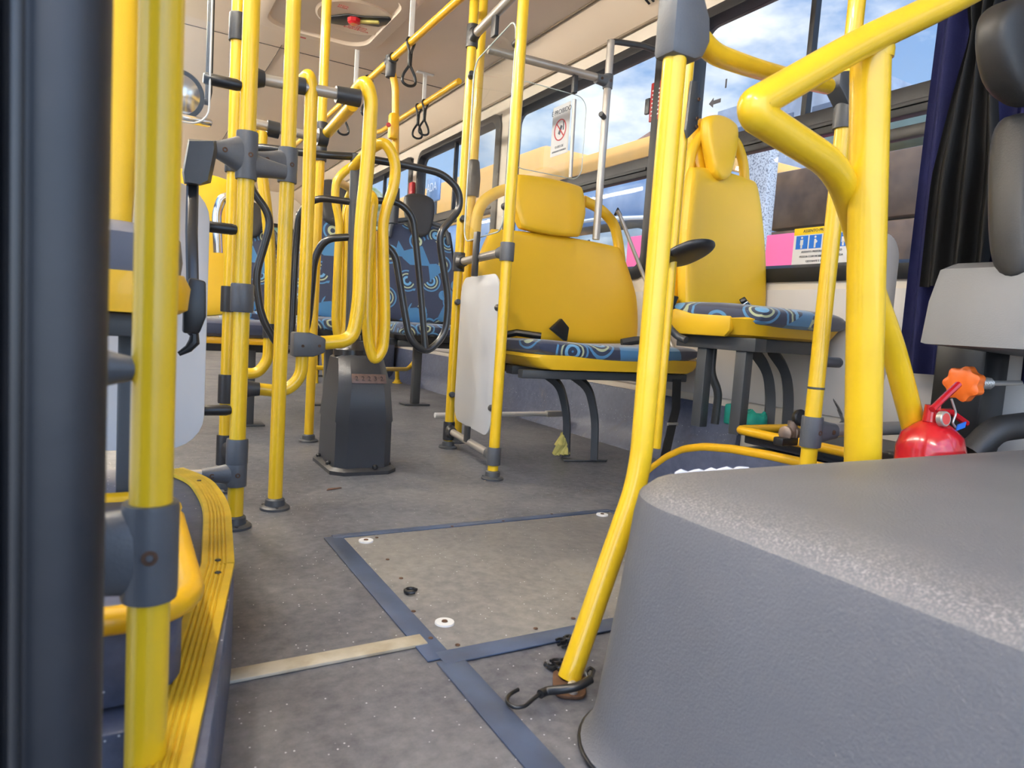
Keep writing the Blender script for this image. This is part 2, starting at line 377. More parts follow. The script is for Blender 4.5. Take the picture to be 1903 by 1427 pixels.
def rrect(y0, y1, z0, z1, r, n=6):
    p = []
    for cy, cz, a0 in ((y1 - r, z1 - r, 0), (y0 + r, z1 - r, 90), (y0 + r, z0 + r, 180), (y1 - r, z0 + r, 270)):
        for k in range(n + 1):
            a = math.radians(a0 + 90 * k / n); p.append((cy + r * math.cos(a), cz + r * math.sin(a)))
    return p
def window(idx, x, y0, y1, z0, z1, rail=1.285, mull=None, side=1, lab=''):
    fr = thing('window_%d' % idx, lab, None, (x, (y0 + y1) / 2, z0)); fr['kind'] = 'structure'
    if 'category' in fr: del fr['category']
    mb = MB(); o = rrect(y0 - .012, y1 + .012, z0 - .012, z1 + .012, .10); i = rrect(y0 + .05, y1 - .05, z0 + .05, z1 - .05, .065)
    rings = [[(x - .012 * side, *p) for p in o], [(x - .022 * side, *p) for p in rrect(y0 + .01, y1 - .01, z0 + .01, z1 - .01, .09)], [(x - .022 * side, *p) for p in rrect(y0 + .035, y1 - .035, z0 + .035, z1 - .035, .07)], [(x + .01 * side, *p) for p in i], [(x + .045 * side, *p) for p in i], [(x + .045 * side, *p) for p in o]]
    rings.append(rings[0]); mb.loft(rings, smooth=False, cap=False)
    part(mb, 'window_frame', FRM, fr)
    if rail: part(MB().box((x + .008 * side, (y0 + y1) / 2, rail - .01), (.04, y1 - y0 - .08, .088), .005).box((x - .014 * side, (y0 + y1) / 2, rail - .022), (.012, y1 - y0 - .1, .014), .002), 'window_rail', FRM, fr)
    for k, my in enumerate(mull or []):
        part(MB().box((x + .012 * side, my, (rail + z1) / 2), (.03, .022, z1 - rail - .05), .004), 'mullion', FRM, fr)
    part(MB().prism(i, (x + .022 * side, 0, 0), (0, 1, 0), (0, 0, 1), .004), 'pane', GLASS, fr)
    return fr
labs = ['front window beside the driver seat', 'large window behind the tall single seat', 'window behind the wide yellow seat', 'window behind the turnstile', 'fourth window back, seen over the turnstile', 'rearmost side window of the bus']
for i, wv in enumerate(wins):
    window(i + 1, WX, wv[0], wv[1], wv[2], wv[3], 1.285, [1.665] if i == 1 else ([(wv[0] + wv[1]) / 2] if i > 2 else None), 1, labs[i])
# lower side: laminate, blue vinyl upstand and black sill under windows
struct(MB().box((WX - .006, 4.6, .50), (.008, 7.0, .42), .001), 'trim_3', LWALL, 'pale laminate panel under the windows')
struct(MB().prism([(0, 0), (.10, 0), (.10, .26), (.085, .26), (.07, .10), (.03, .03)], (WX - .10, 8.8, 0), (1, 0, 0), (0, 0, 1), 7.0, .003), 'baseboard_right', SIDEM, 'speckled blue vinyl upstand at the side wall')
# rear wall and rear window
mb = MB()
for (a, b, z0, z1) in ((-.45, 1.35, 0, 2.09), (1.35, 1.95, 0, .95), (1.35, 1.95, 1.62, 2.09), (1.95, WX + .05, 0, 2.09)):
    mb.box(((a + b) / 2, 9.57, (z0 + z1) / 2), (b - a, .05, z1 - z0))
struct(mb, 'wall_back', WALL, 'beige rear wall of the bus')
struct(MB().box((-.45, .3, 1.90), (.05, 3.2, .40), .01), 'trim_5', WALL, 'header panel added out of view above the open front door to block sun')  # out of view, added to keep a sun patch off the floor
# left wall
struct(wall_with_holes(-.47, .05, 1.9, 9.6, 0, 2.09, [(2.2, 3.6, .8, 1.8), (3.75, 5.15, .8, 1.8), (5.3, 6.7, .8, 1.8)]), 'wall_left', WALL, 'beige wall on the door side')
for i, (a, b) in enumerate(((2.2, 3.6), (3.75, 5.15), (5.3, 6.7))): window(7 + i, -.42, a, b, .8, 1.8, 1.285, None, -1, 'door side window number %s from the front' % ['one', 'two', 'three'][i])
fr = thing('window_10', 'small rear window with trees outside', None, (1.65, 9.53, .95)); fr['kind'] = 'structure'
mb = MB(); o = rrect(1.33, 1.97, .93, 1.64, .09); i = rrect(1.38, 1.92, .98, 1.59, .07)
mb.loft([[(p[0], 9.56, p[1]) for p in o], [(p[0], 9.52, p[1]) for p in o], [(p[0], 9.52, p[1]) for p in i], [(p[0], 9.56, p[1]) for p in i], [(p[0], 9.56, p[1]) for p in o]], cap=False)
part(mb, 'window_frame', FRM, fr)
part(MB().prism(i, (0, 9.56, 0), (1, 0, 0), (0, 0, 1), .004), 'pane', GLASS, fr)

# ------------------------------------------------------------------ floor details
def strip(mb, a, b, wd, z0=.0005, h=.003):
    a, b = V(a), V(b); d = (b - a).normalized(); n = V((-d.y, d.x, 0))
    return mb.prism([(0, -wd / 2), ((b - a).length, -wd / 2), ((b - a).length, wd / 2), (0, wd / 2)], (a.x, a.y, z0), d, n, h, .001)
hx0, hx1, hy0, hy1 = .432, 1.243, .914, 1.535
t = thing('floor_hatch', 'large square floor hatch with blue-black metal edging in the aisle', 'floor hatch', ((hx0 + hx1) / 2, (hy0 + hy1) / 2, 0))
part(MB().box(((hx0 + hx1) / 2, (hy0 + hy1) / 2, .0016), (hx1 - hx0 - .03, hy1 - hy0 - .03, .0028), .001), 'cover', HATM, t)
mb = MB(); strip(mb, (hx0, hy0, 0), (hx0, hy1, 0), .042, .001); part(mb, 'edge_strip', TRIM, t)
mb = MB(); strip(mb, (hx0, hy0, 0), (hx1, hy0, 0), .040, .0014); part(mb, 'edge_strip', TRIM, t)
mb = MB(); strip(mb, (hx0, hy1, 0), (hx1, hy1, 0), .026, .0014); part(mb, 'edge_strip', TRIM, t)
mb = MB(); strip(mb, (hx1, hy0, 0), (hx1, hy1, 0), .036, .001); part(mb, 'edge_strip', TRIM, t)
for px, py in ((680, 1008), (826, 1161), (1119, 959), (1190, 1120)):
    p = F(px, py) if px < 1150 else V((1.18, .98, 0)); k = part(MB().lathe((p.x, p.y, .003), (0, 0, 1), [(0, .017), (.003, .0165), (.0035, .006), (.002, .0055)]), 'lock_washer', WHT, t)
    part(MB().lathe((p.x, p.y, .0052), (0, 0, 1), [(0, .0055), (.0025, .005)], 12), 'bolt', RUST, k)
for i, (px, py) in enumerate([(720, 1043), (745, 1078), (768, 1140), (800, 1190), (850, 1203), (995, 1172), (1065, 1153), (700, 1002), (840, 981), (935, 971), (1025, 958)]):
    p = F(px, py); part(MB().lathe((p.x, p.y, .004), (0, 0, 1), [(0, .0042), (.001, .0038), (.0018, .001)], 10), 'screw', RUST, t)
mb = MB(); p = F(763, 1106); mb.tube([(p.x + .011 * math.cos(a * .63), p.y + .011 * math.sin(a * .63), .009) for a in range(9)], .0035, 8)
mb.cyl((p.x - .006, p.y, .003), (p.x - .01, p.y, .009), .003); part(mb, 'lift_ring', BK, t)
mb = MB(); strip(mb, (.47, .885, 0), (.30, .40, 0), .042, .001); strip(mb, (.30, .40, 0), (.2, -.2, 0), .042, .001)
mb.bm.free(); mb = MB(); a = F(822, 1232); b = F(1000, 1427); d = (b - a) * 1.8
strip(mb, a + V((.012, 0, 0)), a + d, .044, .001); single(mb, 'floor_seam_strip', TRIM, 'blue metal floor strip running from the hatch corner towards the camera', 'floor strip', org=(a.x, a.y, 0))
mb = MB(); strip(mb, (.133, .977, 0), (.432, .981, 0), .034, .001, .005); single(mb, 'floor_threshold_strip', SEAL, 'worn beige strip across the aisle floor from the raised platform to the hatch', 'floor strip', org=(.13, .98, 0))
p = F(607, 912); single(MB().prism([(0, 0), (.05, .006), (.048, .012), (.012, .014)], (p.x, p.y, .001), (1, .2, 0), V((-.2, 1, 0)), .002), 'dry_leaf', mat('dead_leaf', (.12, .055, .03), .8), 'small dry brown leaf lying on the aisle floor', 'leaf', org=(p.x, p.y, 0))
# blue hump of the rear wheel housings far back
single(MB().prism([(0, 0), (0, .30), (.12, .36), (.45, .36), (.45, 0)], (1.56, 6.6, 0), (1, 0, 0), (0, 0, 1), 1.1, .03), 'rear_wheel_housing', SIDEM, 'dark vinyl wheel housing on the floor behind the turnstile', 'wheel housing', org=(1.8, 6, 0))

# ------------------------------------------------------------------ poles
def screw(p, n, par, r=.006):
    n = V(n).normalized(); part(MB().lathe(V(p), n, [(-.002, r), (.0008, r * .95), (.0009, r * .5), (-.0005, r * .4)], 12), 'screw', RUST, par)
def clamp(par, p, r, h, d=None, al=.07, m=GP, ar=None, screws=True, twist=1, name='clamp'):
    """sleeve round the pole and, when d is given, a tapering arm towards d"""
    p = V(p); R = r * 1.32
    mb = MB().lathe(p - V((0, 0, h / 2)), (0, 0, 1), [(0, r * 1.02), (0, R * .97), (h * .06, R), (h * .94, R), (h, R * .97), (h, r * 1.02)], 24)
    k = None
    if d:
        d = V(d).normalized(); s = d.cross(V((0, 0, 1))).normalized(); ar = ar or r * 1.2; rings = []
        for q in range(6):
            f = q / 5; c_ = p + d * (R * .3 + (al - R * .3) * f); hh = (h * .46) * (1 - f) ** 1.3 + ar * (1 - (1 - f) ** 1.3); ww = R * .85 * (1 - f) + ar * f
            rings.append([c_ + s * ww * math.cos(2 * math.pi * a / 20) * 1.0 + V((0, 0, 1)) * hh * math.copysign(abs(math.sin(2 * math.pi * a / 20)) ** .7, math.sin(2 * math.pi * a / 20)) for a in range(20)])
        mb.loft(rings, True)
    k = part(mb, name, m, par)
    if screws and d:
        v = V((0, 0, CAMZ)) - p; v.z = 0; n = s if s.dot(v) > 0 else -s
        screw(p + n * R * .99, n, k); screw(p + d * al * .72 + n * (ar * 1.05), n, k)
    return k
def flange(par, x, y, r, m=DG):
    k = part(MB().lathe((x, y, 0), (0, 0, 1), [(0, r * 2.1), (.006, r * 2.1), (.009, r * 1.9), (.011, r * 1.45), (.026, r * 1.35), (.03, r * 1.1)], 28), 'foot_flange', m, par)
    for a in (30, 150, 270): part(MB().lathe((x + r * 1.7 * math.cos(math.radians(a)), y + r * 1.7 * math.sin(math.radians(a)), .007), (0, 0, 1), [(0, .005), (.004, .004)], 8), 'bolt', DP, k)
def pole(lab, x, y, z0=0.0, z1=2.05, r=.018, m=YP, foot=True, name='handrail_pole', group=None):
    t = thing(name, lab, 'pole', (x, y, z0), group)
    part(MB().cyl((x, y, z0 + (.012 if foot else 0)), (x, y, z1 - .003), r, seg=28), 'tube', m, t)
    if foot: flange(t, x, y, r)
    return t
def stub(par, p, d, l, r=.012, m=BK, name='panel_holder'):
    p, d = V(p), V(d).normalized(); part(MB().tube([p + d * .010, p + d * .020, p + d * (l - .004), p + d * l], [r * .8, r, r, r * .8], 14), name, m, par)
XD, YD, ZD = V((1, 0, 0)), V((0, 1, 0)), V((0, 0, 1))
# A: nearest pole
ax, ay = .0212, .575
pA = pole('thick yellow pole nearest the camera beside the black door edge', ax, ay, .0, 2.05, .0150)
clamp(pA, (ax, ay, ZP(ax, ay, 1022)), .0152, .075, (-1, .05, 0), .13, GP, .024)
k = part(MB().tube([(ax - .012, ay, ZP(ax, ay, 686)), (ax - .035, ay, ZP(ax, ay, 686)), (ax - .2, ay, ZP(ax, ay, 686))], [.008, .0145, .0145]), 'panel_holder', GP, pA)
# B
bx, by = .354, 1.815
pB = pole('yellow aisle pole standing right of the paired poles', bx, by)
kz = ZP(bx, by, 308)
clamp(pB, (bx, by, kz), .018, .085, (-.9, -.25, 0), .085, GP, .017)
# C, D
cxx, cyy = .238, 1.68
pC = pole('front pole of the yellow pair behind the ridged yellow nosing', cxx, cyy)
clamp(pC, (cxx, cyy, ZP(cxx, cyy, 290)), .018, .105, (-.9, -.2, 0), .075, GP, .017)
clamp(pC, (cxx, cyy, ZP(cxx, cyy, 305)), .0175, .06, (.9, .25, 0), .09, GP, .017, screws=False)
clamp(pC, (cxx, cyy, ZP(cxx, cyy, 880)), .018, .058, (-1, 0, 0), .075, GP, .015)
part(MB().lathe((cxx, cyy, ZP(cxx, cyy, 862)), ZD, [(0, .0235), (.003, .0245), (.055, .0245), (.06, .0235)]), 'sleeve', GP, pC)
part(MB().lathe((cxx, cyy, ZP(cxx, cyy, 580)), ZD, [(0, .0235), (.003, .0255), (.062, .0255), (.065, .0235)]), 'sleeve', GP, pC)
for py, nm in ((158, 1), (424, 2), (760, 3)):
    stub(pC, (cxx - .006, cyy, ZP(cxx, cyy, py + (5 if py < 700 else 2))), (-1, 0, 0), .088, .0125)
dx, dy = F(416, 912).x, F(416, 912).y
pD = pole('rear pole of the yellow pair, half hidden behind its twin', dx, dy)
clamp(pD, (dx, dy, ZP(dx, dy, 52)), .018, .07, (.1, 1, 0), .05, DP, .016, screws=False)
clamp(pD, (dx, dy, ZP(dx, dy, 300)), .018, .06, (.4, .8, 0), .05, DP, .016, screws=False)
clamp(pD, (dx, dy, ZP(dx, dy, 556)), .018, .07, None, 0, DP)
clamp(pD, (dx, dy, ZP(dx, dy, 835)), .018, .085, (.3, -.8, 0), .05, DP, .014, screws=False)
clamp(pD, (dx, dy, ZP(dx, dy, 722)), .018, .08, (1, -.05, 0), .085, DP, .019, screws=False)
# grey rails overhead at D level
def rail(lab, pts, r=.0155, m=ST, bend=0, name='horizontal_rail', ends=None, cat='rail', group=None):
    t = thing(name, lab, cat, V(pts[0]), group); part(MB().tube(pts, r, 20, bend), 'tube', m, t); return t
def sleeve(par, a, b, r, m=DP, r2=None):
    part(MB().tube([a, b], [r, r2 or r], 20), 'joint_sleeve', m, par)
YT = 2.05
a = AY(440, 138, YT); b = AY(668, 183, YT)
t = rail('upper grey rail linking the paired poles to the tall bent guard hoops', [a, b]); sleeve(t, AY(459, 142, YT), AY(491, 147, YT), .034, DP, .021); sleeve(t, AY(549, 158, YT), AY(566, 161, YT), .023); sleeve(t, AY(624, 175, YT), AY(668, 183, YT), .023, DP, .025)
YU = 2.5
a = AY(440, 222, YU); b = AY(600, 258, YU)
t = rail('lower grey rail running behind the aisle pole to the slanted yellow tube', [a, b], .016); sleeve(t, AY(447, 226, YU), AY(468, 231, YU), .026); sleeve(t, AY(496, 238, YU), AY(518, 243, YU), .027)
sleeve(t, AY(590, 254, YU), AY(608, 258, YU), .03)
rail('slanted yellow tube rising from the lower grey rail to the upper one', [AY(606, 250, YU), AY(655, 196, YT + .1)], .018, YP, name='diagonal_rail')
# E
ex, ey = .657, 2.748
pE = pole('slim yellow pole reaching the ceiling left of the turnstile pedestal', ex, ey)
clamp(pE, (ex, ey, ZP(ex, ey, 250)), .018, .09, None, 0, DP); clamp(pE, (ex, ey, ZP(ex, ey, 285)), .018, .06, None, 0, DP)
# guard hoops between the pair and the turnstile
def hoop(lab, pts, r=.018, bend=.06, m=YP, group=None):
    t = thing('guard_hoop', lab, 'guard rail', pts[-1], group); part(MB().tube(pts, r, 22, bend), 'tube', m, t); return t
T1 = hoop('tall yellow guard tube bent at its foot towards the paired poles', [AY(556, 157, YT + .08), AY(574, 138, YT), AY(579, 160, YT), AY(572, 400, YT), AY(563, 618, YT), AY(560, 700, YT), AY(530, 728, YT), AY(462, 721, YT)], .018, .09)
k = part(MB().prism([(-.031, -.036), (.028, -.034), (.062, -.02), (.062, .022), (.018, .036), (-.031, .036)], AY(566, 641, YT - .028), (1, 0, 0), (0, 0, 1), -.052, .006), 'clamp', GP, T1)
for px in (563, 594): screw(AY(px, 643, YT - .029), (0, -1, 0), k, .0045)
T2 = hoop('stout yellow guard tube in front of the turnstile column', [AY(655, 180, YT + .1), AY(680, 150, YT), AY(690, 185, YT), AY(684, 300, YT), AY(670, 430, YT), AY(668, 560, YT), AY(655, 632, YT), AY(604, 637, YT), AY(596, 637, YT)], .021, .09)
T0 = hoop('yellow guard tube curving into the dark joint behind the paired poles', [AY(487, 245, 2.5), AY(484, 300, 2.5), AY(497, 400, 2.5), AY(503, 480, 2.5), AY(501, 600, 2.5), AY(498, 670, 2.5), AY(478, 694, 2.5), AY(452, 694, 2.5)], .019, .09)
part(MB().lathe(AY(501, 628, 2.5), (0, 0, 1), [(0, .019), (0, .024), (.05, .024), (.05, .019)]), 'sleeve', DP, T0)
T3 = hoop('narrow yellow hoop hanging over the turnstile pedestal', [AY(656, 312, 2.3), AY(690, 275, 2.15), AY(716, 262, 2.1), AY(736, 300, 2.1), AY(733, 345, 2.1), AY(711, 405, 2.1), AY(713, 480, 2.1), AY(716, 600, 2.1), AY(712, 650, 2.1), AY(696, 672, 2.1), AY(685, 640, 2.1), AY(681, 590, 2.1), AY(684, 500, 2.1), AY(690, 400, 2.1), AY(694, 372, 2.1), AY(686, 358, 2.16), AY(672, 380, 2.25)], .017, .05)
part(MB().tube([AY(697, 655, 2.13), AY(700, 560, 2.13), AY(699, 430, 2.13)], .016, 16), 'middle_bar', YP, T3)
T4 = hoop('slim yellow hoop behind the turnstile column', [AY(660, 305, 2.7), AY(640, 318, 2.7), AY(625, 336, 2.7), AY(622, 370, 2.7), AY(632, 415, 2.7), AY(628, 480, 2.7), AY(623, 600, 2.7), AY(630, 640, 2.7), AY(641, 610, 2.7), AY(645, 480, 2.7), AY(646, 395, 2.7), AY(652, 375, 2.7)], .016, .05)
T5 = hoop('second slim yellow hoop further behind the turnstile column', [AY(625, 336, 2.7), AY(655, 352, 2.9), AY(644, 372, 3.0), AY(642, 420, 3.0), AY(636, 480, 3.0), AY(634, 600, 3.0), AY(640, 640, 3.0), AY(650, 610, 3.0), AY(653, 460, 3.0)], .016, .05)
# ladder-like yellow barrier further behind
t = thing('barrier_frame', 'thin yellow barrier frame with cross bars beyond the tall guard tube', 'guard rail', F(605, 712))
part(MB().tube([F(605, 712), AY(597, 600, 5.0), AY(597, 380, 5.0)], .016), 'post', YP, t); part(MB().tube([F(588, 712), AY(585, 600, 5.05), AY(590, 520, 5.05)], .014), 'post', YP, t)
for py in (391, 567): part(MB().tube([AY(596, py - 2, 5.0), AY(655, py + (6 if py < 500 else 0), 5.0)], .016), 'cross_bar', YP, t)
t = thing('low_floor_rail', 'low yellow rail standing on two short feet on the floor behind the pedestal', 'guard rail', F(738, 711))
part(MB().tube([F(578, 683, .15) , F(700, 686, .15), AY(758, 686, 5.1), AY(773, 668, 5.1)], .016, 14, .08), 'tube', YP, t)
part(MB().tube([F(738, 712), AY(738, 686, 5.1)], .016), 'post', YP, t); flange(t, F(738, 712).x, F(738, 712).y, .018, YP)

# ------------------------------------------------------------------ turnstile
tx, ty = .700, 2.275
t = thing('turnstile', 'dark turnstile with small counter on its pedestal and black bent arms', 'turnstile', (tx, ty, 0))
def octo(hx, hy, c_, z, ox=0, oy=0): return [(tx + ox + a, ty + oy + b, z) for a, b in ((-hx + c_, -hy), (hx - c_, -hy), (hx, -hy + c_), (hx, hy - c_), (hx - c_, hy), (-hx + c_, hy), (-hx, hy - c_), (-hx, -hy + c_))]
k = part(MB().loft([octo(.095, .135, .032, .018), octo(.094, .132, .032, .165), octo(.0975, .135, .034, .172), octo(.088, .120, .034, .292), octo(.078, .085, .03, .372, 0, .02), octo(.06, .065, .025, .385, 0, .025)]), 'pedestal', mat('turnstile_plastic', (.035, .04, .048), .38, var=.15, bump=.15, bscale=250), t)
part(MB().loft([octo(.112, .15, .038, 0), octo(.112, .15, .038, .012), octo(.102, .14, .035, .022)]), 'base_flange', DP, t)
for a, b in ((-.1, -.05), (-.1, .08), (.03, -.142), (.09, -.1)): part(MB().lathe((tx + a, ty + b, .02), ZD, [(0, .009), (.008, .009), (.012, .005)], 8), 'bolt', BK, t)
sl = V((0, .035, .08)).normalized(); o_ = V((tx + .005, ty - .112, .312))
cp = part(MB().prism([(-.058, -.016), (.058, -.016), (.058, .016), (-.058, .016)], o_ + V((0, .003, 0)), (1, 0, 0), sl, .004, .001), 'counter_window', GREYC, t)
mb = MB()
for i_, ch in enumerate('22232'): text(mb, ch, o_ + V((-.042 + .021 * i_, -.0012, .001)), (1, 0, 0), sl, .022, .0005)
part(mb, 'counter_digits', mat('counter_ink', (.03, .02, .02), .5), cp)
part(MB().lathe((tx - .018, ty + .02, .38), ZD, [(0, .062), (.02, .062), (.028, .055), (.05, .05), (.052, .03), (.07, .028)]), 'collar', BT, t)
cpx, cpy = tx - .027, ty + .02
part(MB().cyl((cpx + .006, cpy, .42), (cpx - .005, cpy, ZP(cpx, cpy, 288)), .021), 'column', DG, t)
ya = cpy
def wing(lists, bend=.05):
    k = part(MB().tube([AY(x, y, yy) for x, y, yy in lists[0]], .0125, 16, bend), 'arm', BT, t)
    for l in lists[1:]: part(MB().tube([AY(x, y, yy) for x, y, yy in l], .0115, 16, bend), 'arm_bar', BT, k)
wing([[(660, 291, ya), (760, 308, 2.27), (822, 322, 2.25), (853, 352, 2.24), (855, 388, 2.24), (818, 432, 2.24), (818, 458, 2.24), (834, 560, 2.24), (828, 622, 2.24), (792, 657, 2.24), (761, 632, 2.24), (752, 580, 2.25), (735, 475, 2.27), (716, 454, 2.28), (662, 442, ya)],
      [(660, 372, ya), (740, 374, 2.26), (768, 402, 2.25), (780, 520, 2.25), (791, 655, 2.24)]])
wing([[(660, 291, ya), (600, 288, 2.3), (478, 273, 2.38), (458, 290, 2.4), (462, 345, 2.4), (506, 405, 2.4), (474, 515, 2.4), (486, 592, 2.4), (518, 645, 2.4), (556, 652, 2.38), (573, 600, 2.36), (584, 480, 2.34), (604, 443, 2.32), (660, 440, ya)],
      [(660, 376, ya), (586, 367, 2.34), (556, 395, 2.38), (549, 470, 2.4), (541, 648, 2.4)]])

# ------------------------------------------------------------------ glazed screen F by the turnstile
fx1, fy1 = 1.170, 2.526; fx2, fy2 = 1.089, 1.982
pF1 = pole('rear yellow pole of the clear screen, next to the turnstile arm', fx1, fy1)
pF2 = pole('front yellow pole of the clear screen with the white lower panel', fx2, fy2)
f3 = F(849, 822)
pF3 = pole('yellow pole with a long dark sleeve behind the clear screen', f3.x, f3.y)
clamp(pF1, (fx1, fy1, ZP(fx1, fy1, 68)), .018, .085, (-.1, -1, 0), .05, DP, .019, screws=False)
clamp(pF1, (fx1, fy1, ZP(fx1, fy1, 487)), .018, .075, (-.1, -1, 0), .06, DP, .019, screws=False)
clamp(pF1, (fx1, fy1, ZP(fx1, fy1, 800)), .018, .075, (-.1, -1, 0), .05, DP, .018, screws=False)
clamp(pF2, (fx2, fy2, ZP(fx2, fy2, 468)), .018, .06, (.1, 1, 0), .06, GP, .019, screws=False)
clamp(pF2, (fx2, fy2, ZP(fx2, fy2, 847)), .018, .06, (.1, 1, 0), .05, GP, .018, screws=False)
for py in (146, 410, 563, 733): stub(pF1, (fx1, fy1, ZP(fx1, fy1, py)), (-.3, -1, .1), .05, .012, DP)
for py in (72, 380, 572, 762): stub(pF2, (fx2, fy2, ZP(fx2, fy2, py)), (.1, 1, 0), .055, .012, DP)
zs = ZP(f3.x, f3.y, 365); ze = ZP(f3.x, f3.y, 298)
part(MB().lathe((f3.x, f3.y, zs), ZD, [(0, .03), ((ze - zs) * .5, .032), ((ze - zs) * .95, .024), (ze - zs, .02)]), 'sleeve', DP, pF3)
t = rail('middle grey bar joining the two screen poles above the white panel', [(fx1, fy1 - .03, ZP(fx1, fy1, 487)), (fx2, fy2 + .03, ZP(fx2, fy2, 468))], .015)
part(MB().box(((fx1 + fx2) / 2 - .02, (fy1 + fy2) / 2, (ZP(fx1, fy1, 487) + ZP(fx2, fy2, 468)) / 2 + .01), (.015, .03, .16), .003), 'panel_clip', DP, t)
t = rail('lower grey bar joining the two screen poles near the floor', [(fx1, fy1 - .03, ZP(fx1, fy1, 800)), (fx2, fy2 + .03, ZP(fx2, fy2, 847))], .014)
part(MB().box(((fx1 + fx2) / 2 - .01, (fy1 + fy2) / 2, (ZP(fx1, fy1, 800) + ZP(fx2, fy2, 847)) / 2 + .03), (.015, .03, .06), .003), 'panel_clip', DP, t)
t = rail('upper grey bar of the clear screen rising out at the top of the photo', [(fx1, fy1 - .03, ZP(fx1, fy1, 68)), (fx2 - .005, fy2 - .3, ZP(fx1, fy1, 68) + .0)], .017)
part(MB().box(((fx1 + fx2) / 2 + .015, (fy1 + fy2) / 2 + .03, ZP(fx1, fy1, 68) - .04), (.016, .035, .09), .003), 'panel_clip', DP, t)
# panels hang in the plane of the two poles
ud = V((fx1 - fx2, fy1 - fy2, 0)); L_ = ud.length; ud.normalize()
zt = ZP(fx2, fy2, 20); zb = ZP(fx2, fy2, 425)
t = thing('clear_screen', 'clear acrylic upper panel held between the two screen poles', 'panel', (fx2, fy2, zb))
o = [(p[0], p[1]) for p in rrect(.05, L_ - .05, zb, zt, .06)]
part(MB().prism(o, (fx2, fy2, 0), ud, ZD, .005), 'pane', ACRY, t)
part(MB().tube([V((fx2, fy2, 0)) + ud * p[0] + ZD * p[1] for p in o + o[:1]], .0028, 8), 'edge', EDGE, t)
za, zc = ZP(1.13, 2.25, 512), ZP(1.13, 2.25, 795)
t = thing('white_screen_panel', 'white round-cornered panel low between the two screen poles', 'panel', (1.13, 2.25, zc))
part(MB().prism(rrect(.055, L_ - .055, zc, za, .07), (fx2, fy2, 0), ud, ZD, .006, .002), 'panel', WP, t)
# stanchion to the right with steel rail, acrylic and profile
sx, sy = AY(1130, 150, 2.35).x, 2.35
t = pole('slim grey steel stanchion in front of the window behind the wide yellow seat', sx, sy, ZP(sx, sy, 445), ZP(sx, sy, 74), .0155, ST, False, 'grab_stanchion')
clamp(t, (sx, sy, ZP(sx, sy, 152)), .0155, .055, (-1, 0, 0), .06, GP, .019)
part(MB().tube([(sx, sy, ZP(sx, sy, 78)), (sx + .03, sy, ZP(sx, sy, 74)), (WX - .2, sy - .02, ZP(sx, sy, 70)), (WX - .01, sy - .02, ZP(sx, sy, 70))], .012, 12), 'wall_bracket', DP, t)
stub(t, (sx, sy, ZP(sx, sy, 220)), (-.7, -.5, 0), .06, .011, DP)
rz = ZP(sx, sy, 150)
rail('grey steel rail crossing from the stanchion to the rear screen pole', [(sx - .03, sy, rz), (1.19, 2.42, ZP(1.17, 2.4, 86))], .016)
t = thing('small_clear_screen', 'second clear acrylic screen hanging behind the wide seat', 'panel', (1.5, 2.36, 1.1))
o = rrect(1.30, 1.63, 1.13, 1.46, .05)
part(MB().prism(o, (0, 2.38, 0), XD, ZD, .005), 'pane', ACRY, t); part(MB().tube([(p[0], 2.3775, p[1]) for p in o + o[:1]], .0018, 6), 'edge', EDGE, t)
part(MB().cyl(AY(1068, 185, 2.36), AY(1060, 330, 2.36), .0075), 'profile_rod', ST, t); part(MB().box(AY(1068, 157, 2.36), (.02, .02, .07), .003), 'panel_clip', DP, t)

# ------------------------------------------------------------------ bent pole G and what hangs by it
gx, gy = .699, .80
gb = V((.583, .785, .004)); gm = V((gx, gy, .30))
zg = ZP(gx, gy, 40)
t = thing('bent_handrail_pole', 'yellow pole bent at knee height, standing on a bolted plate beside the grey hood', 'pole', gb)
part(MB().tube([gb, gb + (gm - gb) * .93, gm + V((0, 0, .03)), (gx, gy, zg + .03)], .0172, 26, .05), 'tube', YP, t)
part(MB().prism(rrect(-.052, .026, -.024, .024, .018), gb + V((.0, 0, -.003)), V((.55, .83, 0)).normalized(), V((-.83, .55, 0)).normalized(), .005, .0015), 'foot_plate', RUST, t)
for dx_ in (-.022, -.040): part(MB().lathe(gb + V((.55, .83, 0)) * dx_ + V((.004, -.003, .002)), ZD, [(0, .0075), (.003, .0075), (.006, .004)], 12), 'bolt', ST, t)
k = part(MB().prism([(-.024, -.055), (.022, -.055), (.040, -.048), (.050, -.022), (.046, .01), (.024, .05), (.022, .09), (-.024, .09)], (gx, gy - .022, zg), (1, 0, 0), (0, 0, 1), -.046, .010), 'clamp', GP, t)
part(MB().tube([(gx + .006, gy + .02, zg + .08), (gx + .008, gy + .02, 2.045)], .015), 'upper_tube', YP, t)
t = rail('curved yellow tube sagging from the bent pole clamp to the window-side pole', [AY(1292, 62, .80), AY(1325, 100, .83), AY(1395, 125, .88), AY(1450, 140, .93), AY(1538, 160, .99)], .0165, YP, .12, 'curved_rail')
# slimmer pole right behind G with bracket and arm rest
p2 = AY(1275, 200, 1.45)
tp = thing('window_side_pole', 'thin yellow pole seen just behind the top of the bent pole', 'pole', (p2.x, 1.45, .2))
part(MB().cyl((p2.x, 1.45, .2), (p2.x, 1.45, 2.04), .012), 'tube', YP, tp)
part(MB().prism([(0, 0), (.03, .03), (.03, .09), (.018, .15), (-.004, .15), (-.01, .02)], (p2.x - .01, 1.42, ZP(p2.x, 1.45, 262)), XD, ZD, -.01, .002), 'bracket', DG, tp)
for py in (190, 225, 240): screw((p2.x + .008, 1.41, ZP(p2.x, 1.45, py)), (0, -1, 0), tp, .005)
